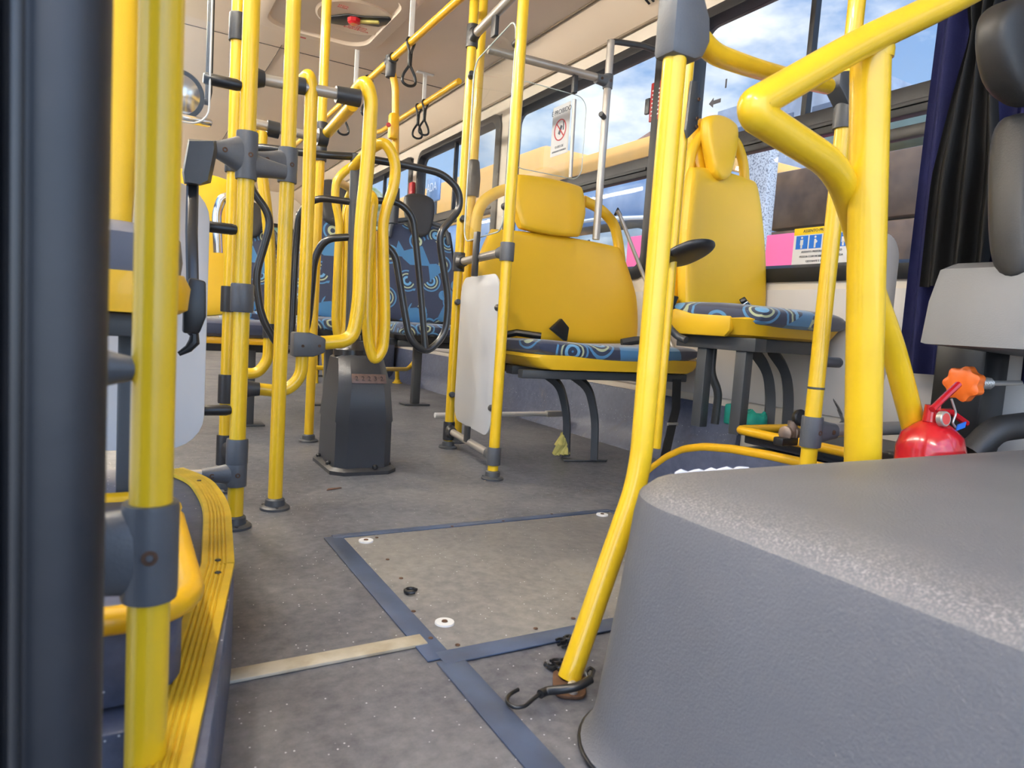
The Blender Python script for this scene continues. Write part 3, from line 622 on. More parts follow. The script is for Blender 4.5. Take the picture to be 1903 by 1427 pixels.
# hood
def hood_ring(z, inset, r, n=10):
    x0, y1 = .512 + inset, .690 - inset * .6; x1, y0 = 1.95, -.75; p = [(x0, y0, z)]
    p.append((x0, y1 - r, z))
    for k in range(1, n):
        a = math.pi - (math.pi / 2) * k / n; p.append((x0 + r + r * math.cos(a), y1 - r + r * math.sin(a), z))
    p += [(x0 + r, y1, z), (x1, y1, z), (x1, y0, z)]; return p
th_ = thing('engine_hood', 'big grey textured engine cover filling the lower right foreground', 'engine cover', (1.0, .2, 0))
rs = [hood_ring(.0, -.022, .12), hood_ring(.012, -.024, .12), hood_ring(.022, -.014, .115), hood_ring(.05, -.010, .12), hood_ring(.20, .002, .13), hood_ring(.30, .010, .13), hood_ring(.325, .016, .125), hood_ring(.336, .030, .12), hood_ring(.340, .05, .11), hood_ring(.345, .12, .09), hood_ring(.352, .25, .06)]
part(MB().loft(rs, True), 'cover', HOODM, th_)
# scuffed ridge: worn stain with its own shape, in the hood's own material
hm = HOODM.node_tree; b = hm.nodes['Principled BSDF']; Lk = hm.links.new
tcn = hm.nodes.new('ShaderNodeTexCoord'); sx_ = hm.nodes.new('ShaderNodeSeparateXYZ'); Lk(tcn.outputs['Object'], sx_.inputs[0])
src = b.inputs['Base Color'].links[0].from_socket
zr = hm.nodes.new('ShaderNodeMapRange'); zr.inputs['From Min'].default_value = .320; zr.inputs['From Max'].default_value = .337; Lk(sx_.outputs['Z'], zr.inputs['Value'])
zr2 = hm.nodes.new('ShaderNodeMapRange'); zr2.inputs['From Min'].default_value = .346; zr2.inputs['From Max'].default_value = .339; Lk(sx_.outputs['Z'], zr2.inputs['Value'])
nn = hm.nodes.new('ShaderNodeTexNoise'); nn.inputs['Scale'].default_value = 420; nn.inputs['Detail'].default_value = 8; Lk(tcn.outputs['Object'], nn.inputs[0])
rmp = hm.nodes.new('ShaderNodeValToRGB'); rmp.color_ramp.elements[0].position = .46; rmp.color_ramp.elements[1].position = .80; Lk(nn.outputs[0], rmp.inputs[0])
m1 = hm.nodes.new('ShaderNodeMath'); m1.operation = 'MULTIPLY'; Lk(zr.outputs[0], m1.inputs[0]); Lk(zr2.outputs[0], m1.inputs[1])
m2 = hm.nodes.new('ShaderNodeMath'); m2.operation = 'MULTIPLY'; Lk(m1.outputs[0], m2.inputs[0]); Lk(rmp.outputs[0], m2.inputs[1])
mxx = hm.nodes.new('ShaderNodeMix'); mxx.data_type = 'RGBA'; mxx.inputs[7].default_value = (.42, .39, .36, 1); Lk(m2.outputs[0], mxx.inputs[0]); Lk(src, mxx.inputs[6]); Lk(mxx.outputs[2], b.inputs['Base Color'])
mb = MB().tube([(x, y, .008) for x, y, z in hood_ring(0, -.025, .12)[:-2]], .003, 10); part(mb, 'rubber_seal', BK, th_)
mb = MB(); pts = []
for k in range(14):
    f_ = k / 13; pts.append(V((.650 + f_ * .14, .672 + .002 * math.sin(k * 1.7), .336 + .0015 * math.sin(k * 2.3))))
mb.tube(pts, [.002 + .002 * abs(math.sin(k * 1.3)) for k in range(14)], 8); part(mb, 'frayed_foam_edge', RAGW, th_)
# bungee cord with hook and floor chain
hk = F(960, 1300); mb = MB()
P_ = lambda px, py, z=.012: F(px, py, z)
t = thing('elastic_cord', 'black elastic cord with open metal hook wrapped around the foot of the bent pole', 'cord', F(1000, 1310))
part(MB().tube([P_(963, 1281), P_(945, 1291), P_(941, 1305), P_(955, 1315), P_(975, 1313), P_(990, 1300), P_(1008, 1285)], .0028, 10, .01), 'hook', BK, t)
part(MB().tube([P_(1004, 1290), P_(1015, 1284), P_(1045, 1281, .02), P_(1075, 1276, .025), P_(1098, 1262, .03)], .0062, 12, .02), 'cord', BK, t)
part(MB().tube([P_(1098, 1262, .03), P_(1104, 1245, .03), P_(1096, 1240, .03), P_(1088, 1250, .03), P_(1094, 1262, .025)], .0028, 8, .004), 'end_hook', BK, t)
for i_, (px, py) in enumerate(((1045, 1232), (1055, 1188))):
    mb = MB(); c0 = F(px, py, .008)
    for q in range(9):
        a = q * 2.1; c1 = c0 + V((random.uniform(-.02, .018), random.uniform(-.012, .012), random.uniform(-.004, .004)))
        mb.tube([c1 + V((math.cos(a + j * .9) * .008, math.sin(a + j * .9) * .006, 0)) for j in range(6)], .0024, 6)
    single(mb, 'tangled_cord', BK, ['tangled black cord lump on the floor left of the pole foot', 'small knot of black string on the hatch edge behind the bent pole'][i_], 'cord', org=c0)

# ------------------------------------------------------------------ right wheel housing, platform, tray
arc = [(1.72, 0), (1.69, .03), (1.64, .085), (1.57, .140), (1.50, .178), (1.42, .200), (1.32, .213), (1.2, .220)]
arc += [(1.1, .222), (.93, .222), (.93, 0)]
t = thing('wheel_housing', 'round wheel housing with speckled blue side and yellow arched edge behind the hood', 'wheel housing', (1.75, 1.3, 0))
mb = MB().prism([(p[0], p[1]) for p in arc][::-1], (1.47, 0, 0), (0, 1, 0), (0, 0, 1), .49, .002); part(mb, 'housing', SIDEM, t)
part(MB().tube([(1.478, p[0], p[1] + .004) for p in arc[:-1]], .013, 12, .02), 'yellow_edge', YO, t)
z25 = .262
t = thing('battery_tray', 'flat black tray with yellow edge lying on the wheel housing under the yellow pole', 'tray', (1.72, 1.2, .225))
part(MB().prism([(1.57, 1.0), (2.0, 1.0), (2.0, 1.36), (1.57, 1.36)], (0, 0, .225), XD, YD, .028, .004), 'tray_board', DP, t)
part(MB().tube([(2.02, 1.375, z25), (1.555, 1.375, z25), (1.555, 1.0, z25)], .013, 12, .03), 'yellow_edge', YO, t)
# H pole
hx, hy = AY(1508, 800, 1.0).x, 1.0
t = pole('yellow pole with grey clamps standing behind the hood on the window side', hx, hy, 0, 2.05)
clamp(t, (hx, hy, ZP(hx, hy, 802)), .018, .07, (1, 0, 0), .075, GP, .019)
zc_ = ZP(hx, hy, 165); clamp(t, (hx, hy, ZP(hx, hy, 208)), .018, .075, None, 0, DG)
k = part(MB().prism([(-.055, -.01), (0, -.055), (.035, -.055), (.035, .02), (-.02, .03), (-.055, .02)], (hx, hy - .02, zc_), XD, ZD, -.04, .005), 'clamp', DG, t); screw((hx - .02, hy - .022, zc_), (0, -1, 0), k)
stub(t, (hx, hy, ZP(hx, hy, 672)), (1, 0, 0), .075, .012, GP)
part(MB().lathe((hx, hy, ZP(hx, hy, 723)), ZD, [(0, .0182), (.001, .0192), (.004, .0192), (.005, .0182)]), 'wire_tie', DG, t)
rail('short grey rail from the window-side pole clamp towards the driver area', [(hx + .04, hy, ZP(hx, hy, 800)), (hx + .5, hy, ZP(hx, hy, 800) - .0)], .017)
t = thing('driver_partition', 'grey round-cornered panel behind the driver seat', 'panel', (1.75, 1.02, .35))
part(MB().prism(rrect(1.505, 1.655, .405, .80, .06), (0, 1.02, 0), XD, ZD, .008, .002), 'panel', LWALL, t)

# ------------------------------------------------------------------ big yellow guard rails at the driver
yb = .748
t = thing('driver_guard_rail', 'large bright yellow bent guard rail with thick post rising behind the hood', 'guard rail', (1.18, yb, .0))
part(MB().cyl((AY(1634, 835, yb).x + .0, yb, .0), AY(1618, 95, yb), .031, .0315, 30), 'post', YP, t)
part(MB().tube([AY(1900, -70, yb - .05), AY(1760, 5, yb - .03), AY(1600, 80, yb - .02), AY(1400, 195, yb - .02), AY(1405, 215, yb - .02), AY(1555, 310, yb + .01), AY(1588, 400, yb + .05), AY(1612, 520, yb + .09), AY(1658, 640, yb + .10), AY(1708, 830, yb + .10), AY(1730, 900, yb + .10)], .0245, 30, .075), 'loop_tube', YP, t)
part(MB().lathe(AY(1621, 112, yb), (AY(1622, 60, yb) - AY(1621, 112, yb)), [(0, .0325), (.012, .034), (.03, .032), (.045, .027)], 26), 'weld_bead', YP, t)

# ------------------------------------------------------------------ seats
def belt_buckle(par, p, m=CH):
    part(MB().box(p, (.05, .006, .03), .003, M.Rotation(.5, 3, 'X')), 'belt_buckle', m, par)
def wide_seat():
    X0, Y0 = 1.592, 2.40
    t = thing('wide_passenger_seat', 'extra wide yellow plastic seat with patterned cushion beside the clear screen', 'seat', (X0, 2.25, 0))
    def hw(v): return .410 + .035 * (-v if v < 0 else -v * 2.0)
    lean = lambda u, v: -.035 * v * 1.0 + .02 * u * u
    part(MB().pillow((X0, Y0 + .045, .685), XD, (0, .03, .225), (0, -1, 0), .035, hw, .13, 22, lambda u, v: .018 * (u * u) - .012 * (1 - u * u) * (1 - v * v), .28, pw=8), 'backrest', YS, t)
    hd = part(MB().pillow((X0 - .055, Y0 + .065, 1.02), XD, (0, .02, .118), (0, -1, 0), .032, lambda v: .178 - .012 * (-v if v < 0 else 0) * 2, .16, 18, None, .22, pw=8), 'headrest', YS, t)
    for dx_, dz in ((-.115, -.055), (0, -.075), (.115, -.070)): part(MB().lathe((X0 - .055 + dx_, Y0 + .0305, 1.02 + dz), (0, -1, 0), [(-.002, .005), (.001, .005)], 10), 'screw', BK, hd)
    part(MB().tube([(X0 + .13, Y0 + .08, 1.075), (X0 + .22, Y0 + .08, 1.055), (X0 + .30, Y0 + .075, 1.0), (X0 + .325, Y0 + .07, .93), (X0 + .34, Y0 + .06, .84)], .023, 14, .05), 'grab_handle', YS, t)
    part(MB().tube([(X0 - .21, Y0 + .08, 1.075), (X0 - .28, Y0 + .08, 1.055), (X0 - .36, Y0 + .075, 1.0), (X0 - .385, Y0 + .07, .93), (X0 - .39, Y0 + .06, .84)], .023, 14, .05), 'grab_handle', YS, t)
    part(MB().pillow((X0 + .02, 2.17, .432), XD, (0, .20, .0), ZD, .032, .395, .10, 20, lambda u, v: .018 * u * u - .006 * v, .3, pw=8), 'cushion', FAB, t)
    part(MB().loft([[(X0 + .02 + a, 2.17 + b, z) for a, b in rrect(-w_, w_, -.19, .20, .05)] for z, w_ in ((.375, .35), (.385, .375), (.415, .405), (.425, .395))]), 'seat_shell', YS, t)
    part(MB().box((X0 + .03, 2.17, .358), (.78, .05, .032), .004).box((X0 - .02, 2.02, .355), (.76, .035, .03), .004).box((X0 - .02, 2.33, .355), (.76, .035, .03), .004), 'seat_frame', DG, t)
    for q, (dx_, dy_) in enumerate(((-.03, .06), (.05, -.02))):
        part(MB().tube([(X0 - .14 + dx_, 2.17 + dy_, .345), (X0 - .06 + dx_, 2.17 + dy_, .30), (X0 - .015 + dx_, 2.17 + dy_, .18), (X0 - .005 + dx_, 2.17 + dy_, .01)], .019, 4, .12), 'leg', DG, t)
    part(MB().prism([(-.08, -.02), (.1, -.06), (.12, -.04), (-.06, .03)], (X0 + .0, 2.20, .001), XD, YD, .006, .001), 'foot_plate', DG, t)
    part(MB().tube([(X0 - .34, 2.30, .475), (X0 - .28, 2.27, .492), (X0 - .2, 2.22, .485)], .014, 10), 'belt_receiver', BK, t)
    part(MB().prism([(0, 0), (.05, .045), (.09, .01), (.085, -.045), (.075, -.045)], (X0 - .10, 2.31, .515), XD, ZD, -.02, .004), 'belt_tongue', BK, t)
    part(MB().tube([(X0 + .28, 2.33, .475), (X0 + .36, 2.3, .495), (X0 + .42, 2.27, .475)], .018, 10, .03), 'belt_receiver', DG, t)
    return t
wide_seat()
t = thing('folding_armrest', 'long slim grey bar leaning beside the wide seat down to its cushion', 'armrest', (1.95, 2.3, .45))
part(MB().tube([AY(1147, 392, 2.42), AY(1152, 400, 2.42), AY(1195, 510, 2.36), AY(1272, 700, 2.1)], .0085, 12, .01), 'bar', ST, t)
part(MB().tube([AY(1143, 400, 2.43), AY(1148, 388, 2.43), AY(1154, 400, 2.43)], .006, 8), 'clip', BK, t)

def single_seat():
    X0, Y0 = 1.845, 1.77
    t = thing('tall_single_seat', 'tall single yellow seat with patterned cushion on the wheel housing by the window', 'seat', (X0, 1.6, .22))
    def hw(v): return .208 - .032 * (v + 1) / 2 * 1.3 + .01 * (1 - v * v)
    part(MB().pillow((X0, Y0 + .02, .845), XD, (0, .035, .272), (0, -1, 0), .034, hw, .12, 22, lambda u, v: .02 * u * u - .016 * (1 - v * v) * (1 - u * u), .26, pw=8), 'backrest', YS, t)
    part(MB().pillow((X0 + .0, Y0 + .065, .845), XD, (0, .035, .278), (0, -1, 0), .022, lambda v: hw(v) + .006, .12, 14, None, .26, pw=8), 'back_shell', YO, t)
    h = part(MB().pillow((X0 - .035, Y0 + .03, 1.185), XD, (0, .012, .112), (0, -1, 0), .028, lambda v: .068 + .026 * v, .32, 18, None, .24, pw=6), 'headrest', YS, t)
    part(MB().pillow((X0 - .06, Y0 + .08, 1.185), XD, (0, .012, .108), (0, -1, 0), .022, lambda v: .068 + .020 * v, .32, 12, None, .24), 'headrest_shell', YO, t)
    part(MB().lathe((X0 - .035, Y0 + .002, 1.10), (0, -1, 0), [(-.002, .004), (.001, .004)], 10), 'screw', BK, h)
    for sg in (1, -1): part(MB().tube([(X0 + sg * .04, Y0 + .07, 1.255), (X0 + sg * .09, Y0 + .07, 1.235), (X0 + sg * .13, Y0 + .065, 1.17), (X0 + sg * .147, Y0 + .06, 1.05)], .018, 14, .05), 'grab_handle', YS, t)
    part(MB().pillow((X0 - .01, 1.595, .604), XD, (0, .212, .004), ZD, .034, .214, .10, 20, lambda u, v: -.010 * max(0, -v - .1), .3, pw=8), 'cushion', FAB, t)
    part(MB().loft([[(X0 - .01 + a, 1.60 + b, z) for a, b in rrect(-w_, w_, -w_ * .98, w_ * .98, .05)] for z, w_ in ((.530, .17), (.537, .188), (.585, .212), (.592, .206))]), 'seat_shell', YS, t)
    part(MB().prism([(-.19, 0), (.1, 0), (.12, .02), (.12, .065), (-.05, .07), (-.13, .085), (-.19, .06)], (X0 - .206, 1.62, .528), (0, -1, 0), ZD, .02, .006), 'side_plate', YS, t)
    part(MB().prism([(-.27, .02), (-.25, .09), (-.21, .135), (-.14, .125), (-.16, .09), (-.195, .05), (-.205, .0), (-.24, -.01)], (X0 - .214, 1.60, .528), (0, -1, 0), ZD, .03, .006), 'side_cover', BK, t)
    part(MB().box((X0 - .16, 1.60, .508), (.05, .34, .042), .003).box((X0, 1.46, .508), (.36, .04, .04), .003).box((X0, 1.74, .508), (.36, .04, .04), .003), 'seat_frame', DG, t)
    for yy in (1.655, 1.49): part(MB().box((X0 - .16, yy, .36), (.034, .042, .27), .003), 'leg', DG, t)
    for q, xx in enumerate((.0, .09)): part(MB().tube([(X0 - .08 + xx, 1.53, .495), (X0 + .0 + xx, 1.53, .43), (X0 + .03 + xx, 1.53, .34), (X0 + .035 + xx, 1.53, .23)], .022, 4, .1), 'leg', DG, t)
    part(MB().tube([(X0 - .10, 1.68, .49), (X0 - .10, 1.68, .40), (X0 - .075, 1.66, .34), (X0 - .08, 1.66, .23)], .014, 10, .03), 'brace', DG, t)
    part(MB().box((X0 + .09, 1.72, .645), (.06, .01, .028), .004, M.Rotation(.9, 3, 'X') @ M.Rotation(.4, 3, 'Y')), 'belt_buckle', CH, t)
    part(MB().box((X0 + .09, 1.725, .650), (.09, .016, .022), .003, M.Rotation(.9, 3, 'X') @ M.Rotation(.5, 3, 'Y')), 'belt_strap', BK, t)
    part(MB().tube([AY(1237, 500, 1.74), AY(1230, 560, 1.74), AY(1237, 600, 1.74), AY(1258, 625, 1.72), AY(1275, 632, 1.68)], .012, 12, .06), 'arm_bracket', DG, t)
    return t
single_seat()
# arm rest pad attached on the window-side pole
t = thing('armrest_pad', 'black flat oval armrest pad reaching in front of the tall single seat', 'armrest', AY(1275, 470, 1.42))
part(MB().pillow(AY(1276, 471, 1.42), V((1, 0, .06)), (0, .075, -.028), ZD, .015, lambda v: .066, .45, 14, None, .4, pw=4), 'pad', DP, t)
part(MB().tube([AY(1240, 470, 1.42) , AY(1262, 471, 1.42)], .010), 'pivot', BK, t)
# seat belts hanging from the wall by the single seat
t = thing('hanging_seat_belt', 'black belt strap with metal adjuster hanging behind the bent pole near the wheel housing', 'seat belt', AY(1253, 700, 2.0))
part(MB().loft([[V(p) + V((a, b, 0)) for a, b in ((-.02, -.003), (.02, -.003), (.02, .003), (-.02, .003))] for p in (AY(1258, 705, 2.0), AY(1256, 760, 2.0), AY(1250, 785, 1.98), AY(1235, 850, 1.9))]), 'strap', BK, t)
part(MB().box(AY(1250, 788, 1.975), (.055, .008, .012), .002), 'adjuster', ST, t)
# clutter under the single seat
single(MB().pillow((1.80, 1.55, .255), (1, 0, 0), (0, .06, 0), ZD, .03, .06, .5, 12, lambda u, v: .012 * math.sin(u * 7) * math.cos(v * 6), .5), 'green_cloth', TEAL, 'crumpled teal cloth lying between the legs of the tall seat', 'cloth', org=(1.8, 1.55, .24))
single(MB().box((1.86, 1.66, .265), (.10, .04, .07), .008, M.Rotation(.3, 3, 'Z')), 'teal_box', TEAL, 'small teal box standing under the tall single seat', 'box', org=(1.86, 1.66, .23))
p = F(1040, 850)
mb = MB()
for k in range(7):
    a = -1.2 + k * .4; mb.tube([(p.x + .01 * math.sin(k), p.y - .02, .105), (p.x - .012 + .02 * math.cos(a * 2), p.y - .025 + .01 * math.sin(a), .06), (p.x + .035 * math.sin(a), p.y - .025 + .015 * math.cos(k), .018)], [.006, .013, .011], 10)
single(mb, 'knotted_cloth', RAG, 'pale yellow cloth tied around the leg of the wide seat', 'cloth', org=(p.x, p.y, 0))
t = thing('floor_tube', 'low white metal tube running near the floor under the wide seat to the side wall', 'rail', (1.5, 2.9, .05))
part(MB().cyl((1.25, 2.86, .085), (1.86, 2.86, .088), .012), 'tube', WHT, t); part(MB().box((1.90, 2.86, .088), (.09, .03, .028), .003), 'end_bracket', ST, t)
t = thing('wall_anchor_bracket', 'dark metal seat bracket bolted to the side wall between the two seats', 'bracket', (2.0, 2.3, .35))
part(MB().box((1.99, 2.28, .36), (.10, .12, .10), .006), 'plate', DG, t); part(MB().lathe((1.985, 2.216, .35), (0, -1, 0), [(0, .012), (.008, .010)], 8), 'bolt', RUST, t)

# fabric seats further back
def fabric_seat(label, x, y, group, wdt=.43, headm=DVINYL):
    t = thing('fabric_passenger_seat', label, 'seat', (x, y, 0), group)
    part(MB().pillow((x, y + .2, .80), XD, (0, .05, .31), (0, -1, 0), .035, lambda v: wdt / 2 - .02 * (v > 0) * v, .2, 18, None, .3), 'backrest', FAB, t)
    part(MB().pillow((x, y + .215, .79), XD, (0, .05, .33), (0, -1, 0), .03, lambda v: wdt / 2 + .015, .2, 14, None, .3), 'back_shell', BK, t)
    part(MB().pillow((x, y + .22, 1.16), XD, (0, .02, .135), (0, -1, 0), .03, lambda v: .095 + .025 * v, .35, 16, None, .3), 'headrest', headm, t)
    part(MB().pillow((x, y, .455), XD, (0, .21, .0), ZD, .04, wdt / 2, .12, 16, None, .3), 'cushion', FAB, t)
    part(MB().loft([[(x + a, y + b, z) for a, b in rrect(-w_, w_, -.19, .19, .05)] for z, w_ in ((.39, .17), (.43, .205), (.445, .2))]), 'seat_shell', BK, t)
    part(MB().tube([(x - .2, y + .19, 1.0), (x - .18, y + .20, 1.10), (x - .05, y + .21, 1.13), (x + .05, y + .21, 1.13), (x + .18, y + .20, 1.10), (x + .2, y + .19, 1.0)], .014, 12, .05), 'grab_handle', DG, t)
    part(MB().box((x, y - .1, .37), (.42, .035, .035), .003).box((x, y + .1, .37), (.42, .035, .035), .003), 'seat_frame', DG, t)
    part(MB().box((x - .05, y, .19), (.045, .05, .36), .003).box((x - .05, y, .005), (.16, .10, .008), .002), 'leg', DG, t)
    return t
fabric_seat('blue patterned seat with dark headrest seen through the right turnstile arm', AY(778, 560, 4.0).x, 3.85, 'fabric seats behind the turnstile', .50)
fabric_seat('blue patterned seat next to the window one, partly behind the yellow hoops', AY(778, 560, 4.0).x - .53, 3.85, 'fabric seats behind the turnstile', .43)
fabric_seat('blue patterned seat glimpsed left of the turnstile behind the thin yellow barrier', AY(605, 520, 5.6).x, 5.6, 'fabric seats behind the turnstile', .42)
fabric_seat('blue seat at the far back near the rear window, left of the aisle poles', AY(470, 520, 5.2).x, 5.2, 'fabric seats behind the turnstile', .42)
# left side yellow-backed seat beyond the white panel
lx, ly = .24, 3.25
t = thing('yellow_backed_seat', 'yellow-backed seat with blue cushion beyond the white panel on the left', 'seat', (lx, ly, 0))
part(MB().pillow((lx, ly + .2, .79), XD, (0, .04, .33), (0, -1, 0), .035, .215, .15, 18, None, .3), 'backrest', YS, t)
part(MB().pillow((lx + .13, ly, .425), XD, (0, .2, 0), ZD, .04, .35, .1, 16, None, .3), 'cushion', FAB, t)
part(MB().box((lx + .13, ly, .375), (.68, .36, .03), .008), 'seat_shell', YO, t)
part(MB().box((lx + .13, ly, .34), (.6, .04, .04), .003), 'seat_frame', DG, t)
part(MB().box((.49, 3.17, .17), (.04, .05, .33), .003).box((.49, 3.17, .005), (.13, .1, .008), .002), 'leg', DG, t)
part(MB().tube([AY(405, 470, 3.2), AY(402, 395, 3.2), AY(412, 368, 3.2), AY(430, 365, 3.2)], .02, 14, .03), 'grab_handle', CH, t)

# ------------------------------------------------------------------ left side: door edge, platform, front left seat
t = props(thing('door_1', 'black rubber edge of the open door leaf filling the left border', None, (-.05, .38, -.4)), kind='structure')
def vplane(cx_, y_): return V((cx_, y_, 0))
q1 = AY(200, 700, .42)
part(MB().prism(rrect(-.30, q1.x - .045, -.03, .03, .008), (0, .42, -.35), XD, YD, 2.3, .002), 'door_leaf', DOORM, t)
part(MB().prism(rrect(q1.x - .050, q1.x, -.022, .022, .020), (0, .42, -.35), XD, YD, 2.3), 'edge_seal', DOORM, t)
part(MB().cyl((AY(29, 700, .385).x, .387, -.35), (AY(29, 700, .385).x, .387, 1.9), .0028, seg=10), 'seam_bead', BK, t)
zp = .16
out_ = [(.046, .46), (.141, .985), (.176, 1.30), (.165, 1.50), (.13, 1.60), (-.02, 1.66), (-.42, 1.66), (-.42, .63), (.044, .63)]
t = thing('raised_platform', 'raised dark platform with a ridged yellow nosing beside the door pole', 'platform', (-.1, 1.0, 0))
part(MB().prism(out_, (0, 0, 0), XD, YD, zp - .004, .002), 'platform_body', SIDEM, t)
def ribbon(mb, pts, wd, z, th, prof=12):
    pts = fillet(pts, .10); rings = []
    for i in range(len(pts)):
        d = (pts[min(i + 1, len(pts) - 1)] - pts[max(i - 1, 0)]).normalized(); n = V((-d.y, d.x, 0))
        r = [pts[i] + n * .002 + V((0, 0, z - .03)), pts[i] + n * -.002 + V((0, 0, z - .03))]; r = []
        r.append(pts[i] + V((0, 0, z - .028))); r.append(pts[i] + V((0, 0, z + th)) )
        for k in range(1, prof * 2):
            f = k / (prof * 2); groove = -.0022 if (3 < k < prof * 2 - 3 and k % 3 == 0) else 0
            r.append(pts[i] + n * (wd * f) + V((0, 0, z + th + groove)))
        r.append(pts[i] + n * wd + V((0, 0, z - .002))); r.append(pts[i] + n * .004 + V((0, 0, z - .028))); rings.append(r)
    return mb.loft(rings)
for i_, seg_ in enumerate(([(.058 - .012, .52, 0), (.1405, .986, 0)], [(.1415, .989, 0), (.176, 1.30, 0), (.165, 1.50, 0), (.12, 1.615, 0)])):
    part(ribbon(MB(), [V(q) for q in seg_], .044, zp, .004), 'nosing_strip', YN, t)
for px, py in ((405, 1041), (405, 1064), (370, 893)):
    q = F(px, py, zp + .004); part(MB().lathe(q, ZD, [(0, .0045), (.0012, .004)], 10), 'screw', BK, t)
zb_ = .25
t = thing('seat_plinth', 'round-cornered dark plinth with yellow edge tube behind the nearest pole', 'seat plinth', (-.15, .85, zp))
o = [(p[0], p[1]) for p in rrect(-.40, .055, .66, 1.05, .05)]
part(MB().prism(o, (0, 0, zp + .001), XD, YD, zb_ - zp - .005, .004), 'plinth_body', SIDEM, t)
part(MB().tube([(p[0], p[1], zb_ - .006) for p in rrect(-.40, .062, .655, 1.055, .055)] + [(.062, .95, zb_ - .006)], .0125, 12), 'yellow_edge', YO, t)
# front left seat
t = thing('front_left_seat', 'seat with grey cushion and yellow shell, mostly hidden by the nearest pole', 'seat', (-.12, 1.2, .25))
yc = 1.12
cz = AY(300, 478, .96).z
xr = AY(372, 470, .96).x
part(MB().pillow((xr - .215, 1.15, cz), XD, (0, .2, 0), ZD, .046, .205, .12, 18, None, .22), 'cushion', CUSH, t)
part(MB().loft([[(xr - .215 + a, 1.15 + b, z) for a, b in rrect(-w_, w_, -.195, .195, .04)] for z, w_ in ((cz - .070, .195), (cz - .064, .205), (cz - .036, .208), (cz - .02, .20))]), 'seat_shell', YO, t)
part(MB().pillow((xr - .235, 1.37, cz + .35), XD, (0, .045, .36), (0, -1, 0), .035, .17, .12, 18, None, .3), 'backrest', YS, t)
part(MB().box((xr - .21, 1.15, cz - .087), (.36, .30, .03), .003), 'seat_frame', DG, t)
for dx_, yy in ((-.075, 1.095), (-.3, 1.095)): part(MB().box((xr + dx_, yy, (cz - .10 + .16) / 2), (.028, .035, cz - .10 - .16), .003), 'leg', DG, t)
# belt with retractor hanging from clamp
t = thing('shoulder_belt', 'black seat belt with grey retractor box, strap and curled tail beside the paired poles', 'seat belt', AY(372, 300, 1.55))
part(MB().loft([[AY(px, py, 1.55 + dy) for px, py in q] for dy, q in ((-.03, [(352, 262), (396, 262), (398, 275), (386, 335), (372, 342), (344, 338), (342, 320)]), (.0, [(350, 258), (402, 262), (404, 280), (392, 340), (372, 345), (342, 342), (338, 320)]), (.05, [(352, 262), (402, 264), (404, 282), (392, 338), (372, 343), (344, 340), (340, 320)]))]), 'retractor_box', DP, t)
part(MB().tube([AY(358, 342, 1.56), AY(356, 430, 1.52), AY(358, 530, 1.5)], .0115, 8, 0, .5), 'strap', BT, t)
part(MB().prism([(-.014, -.05), (.012, -.05), (.022, -.02), (.02, .04), (-.005, .045), (-.014, .0)], AY(358, 565, 1.28), XD, ZD, -.02, .004), 'buckle', BK, t)
part(MB().tube([AY(352, 600, 1.3), AY(353, 612, 1.3), AY(361, 622, 1.3), AY(361, 635, 1.3), AY(350, 648, 1.3), AY(332, 658, 1.3)], [.006, .009, .0075, .0095, .007, .004], 10), 'belt_tail', BK, t)
# white left panel and acrylic above, held by pole C
yw = 1.672
xr2 = AY(384, 600, yw).x
t = thing('white_partition_panel', 'white round-cornered panel hanging behind the front left seat', 'panel', (0, yw, .2))
part(MB().prism(rrect(-.40, xr2, AY(330, 833, yw).z, AY(330, 338, yw).z, .075), (0, yw, 0), XD, ZD, .007, .002), 'panel', WP, t)
t = thing('left_clear_panel', 'clear acrylic panel with rounded corner beside the convex mirror', 'panel', (0, yw, 1.0))
o = rrect(-.38, AY(391, 120, yw).x, AY(380, 234, yw).z, 1.70, .04)
part(MB().prism(o, (0, yw, 0), XD, ZD, .005), 'pane', ACRY, t); part(MB().tube([(p[0], yw - .002, p[1]) for p in o + o[:1]], .0022, 8), 'edge', WHT, t)
rail('pale bar between the platform and the paired poles near the floor', [(cxx - .05, cyy, ZP(cxx, cyy, 879)), (-.38, cyy, ZP(cxx, cyy, 879))], .012)
# convex mirror
mc = AY(332, 173, 2.6)
t = thing('convex_mirror', 'round convex mirror with black rim at the top left', 'mirror', mc)
part(MB().lathe(mc + V((0, .02, 0)), (.1, -1, -.15), [(0, .078), (.012, .080), (.02, .076), (.021, .07)], 36), 'rim', BK, t)
part(MB().lathe(mc + V((0, .018, 0)), (.1, -1, -.15), [(.0, .072), (.018, .068), (.024, .045), (.028, .02), (.029, .001)], 36), 'mirror_glass', CH, t)
part(MB().tube([mc + V((.05, .03, 0)), AY(385, 190, 2.65), AY(388, 170, 2.65), V((AY(388, 170, 2.65).x, 2.65, 2.05))], .012, 10), 'bracket', DP, t)
part(MB().box(AY(352, 222, 2.6), (.14, .05, .02), .008), 'shelf', CH, t)

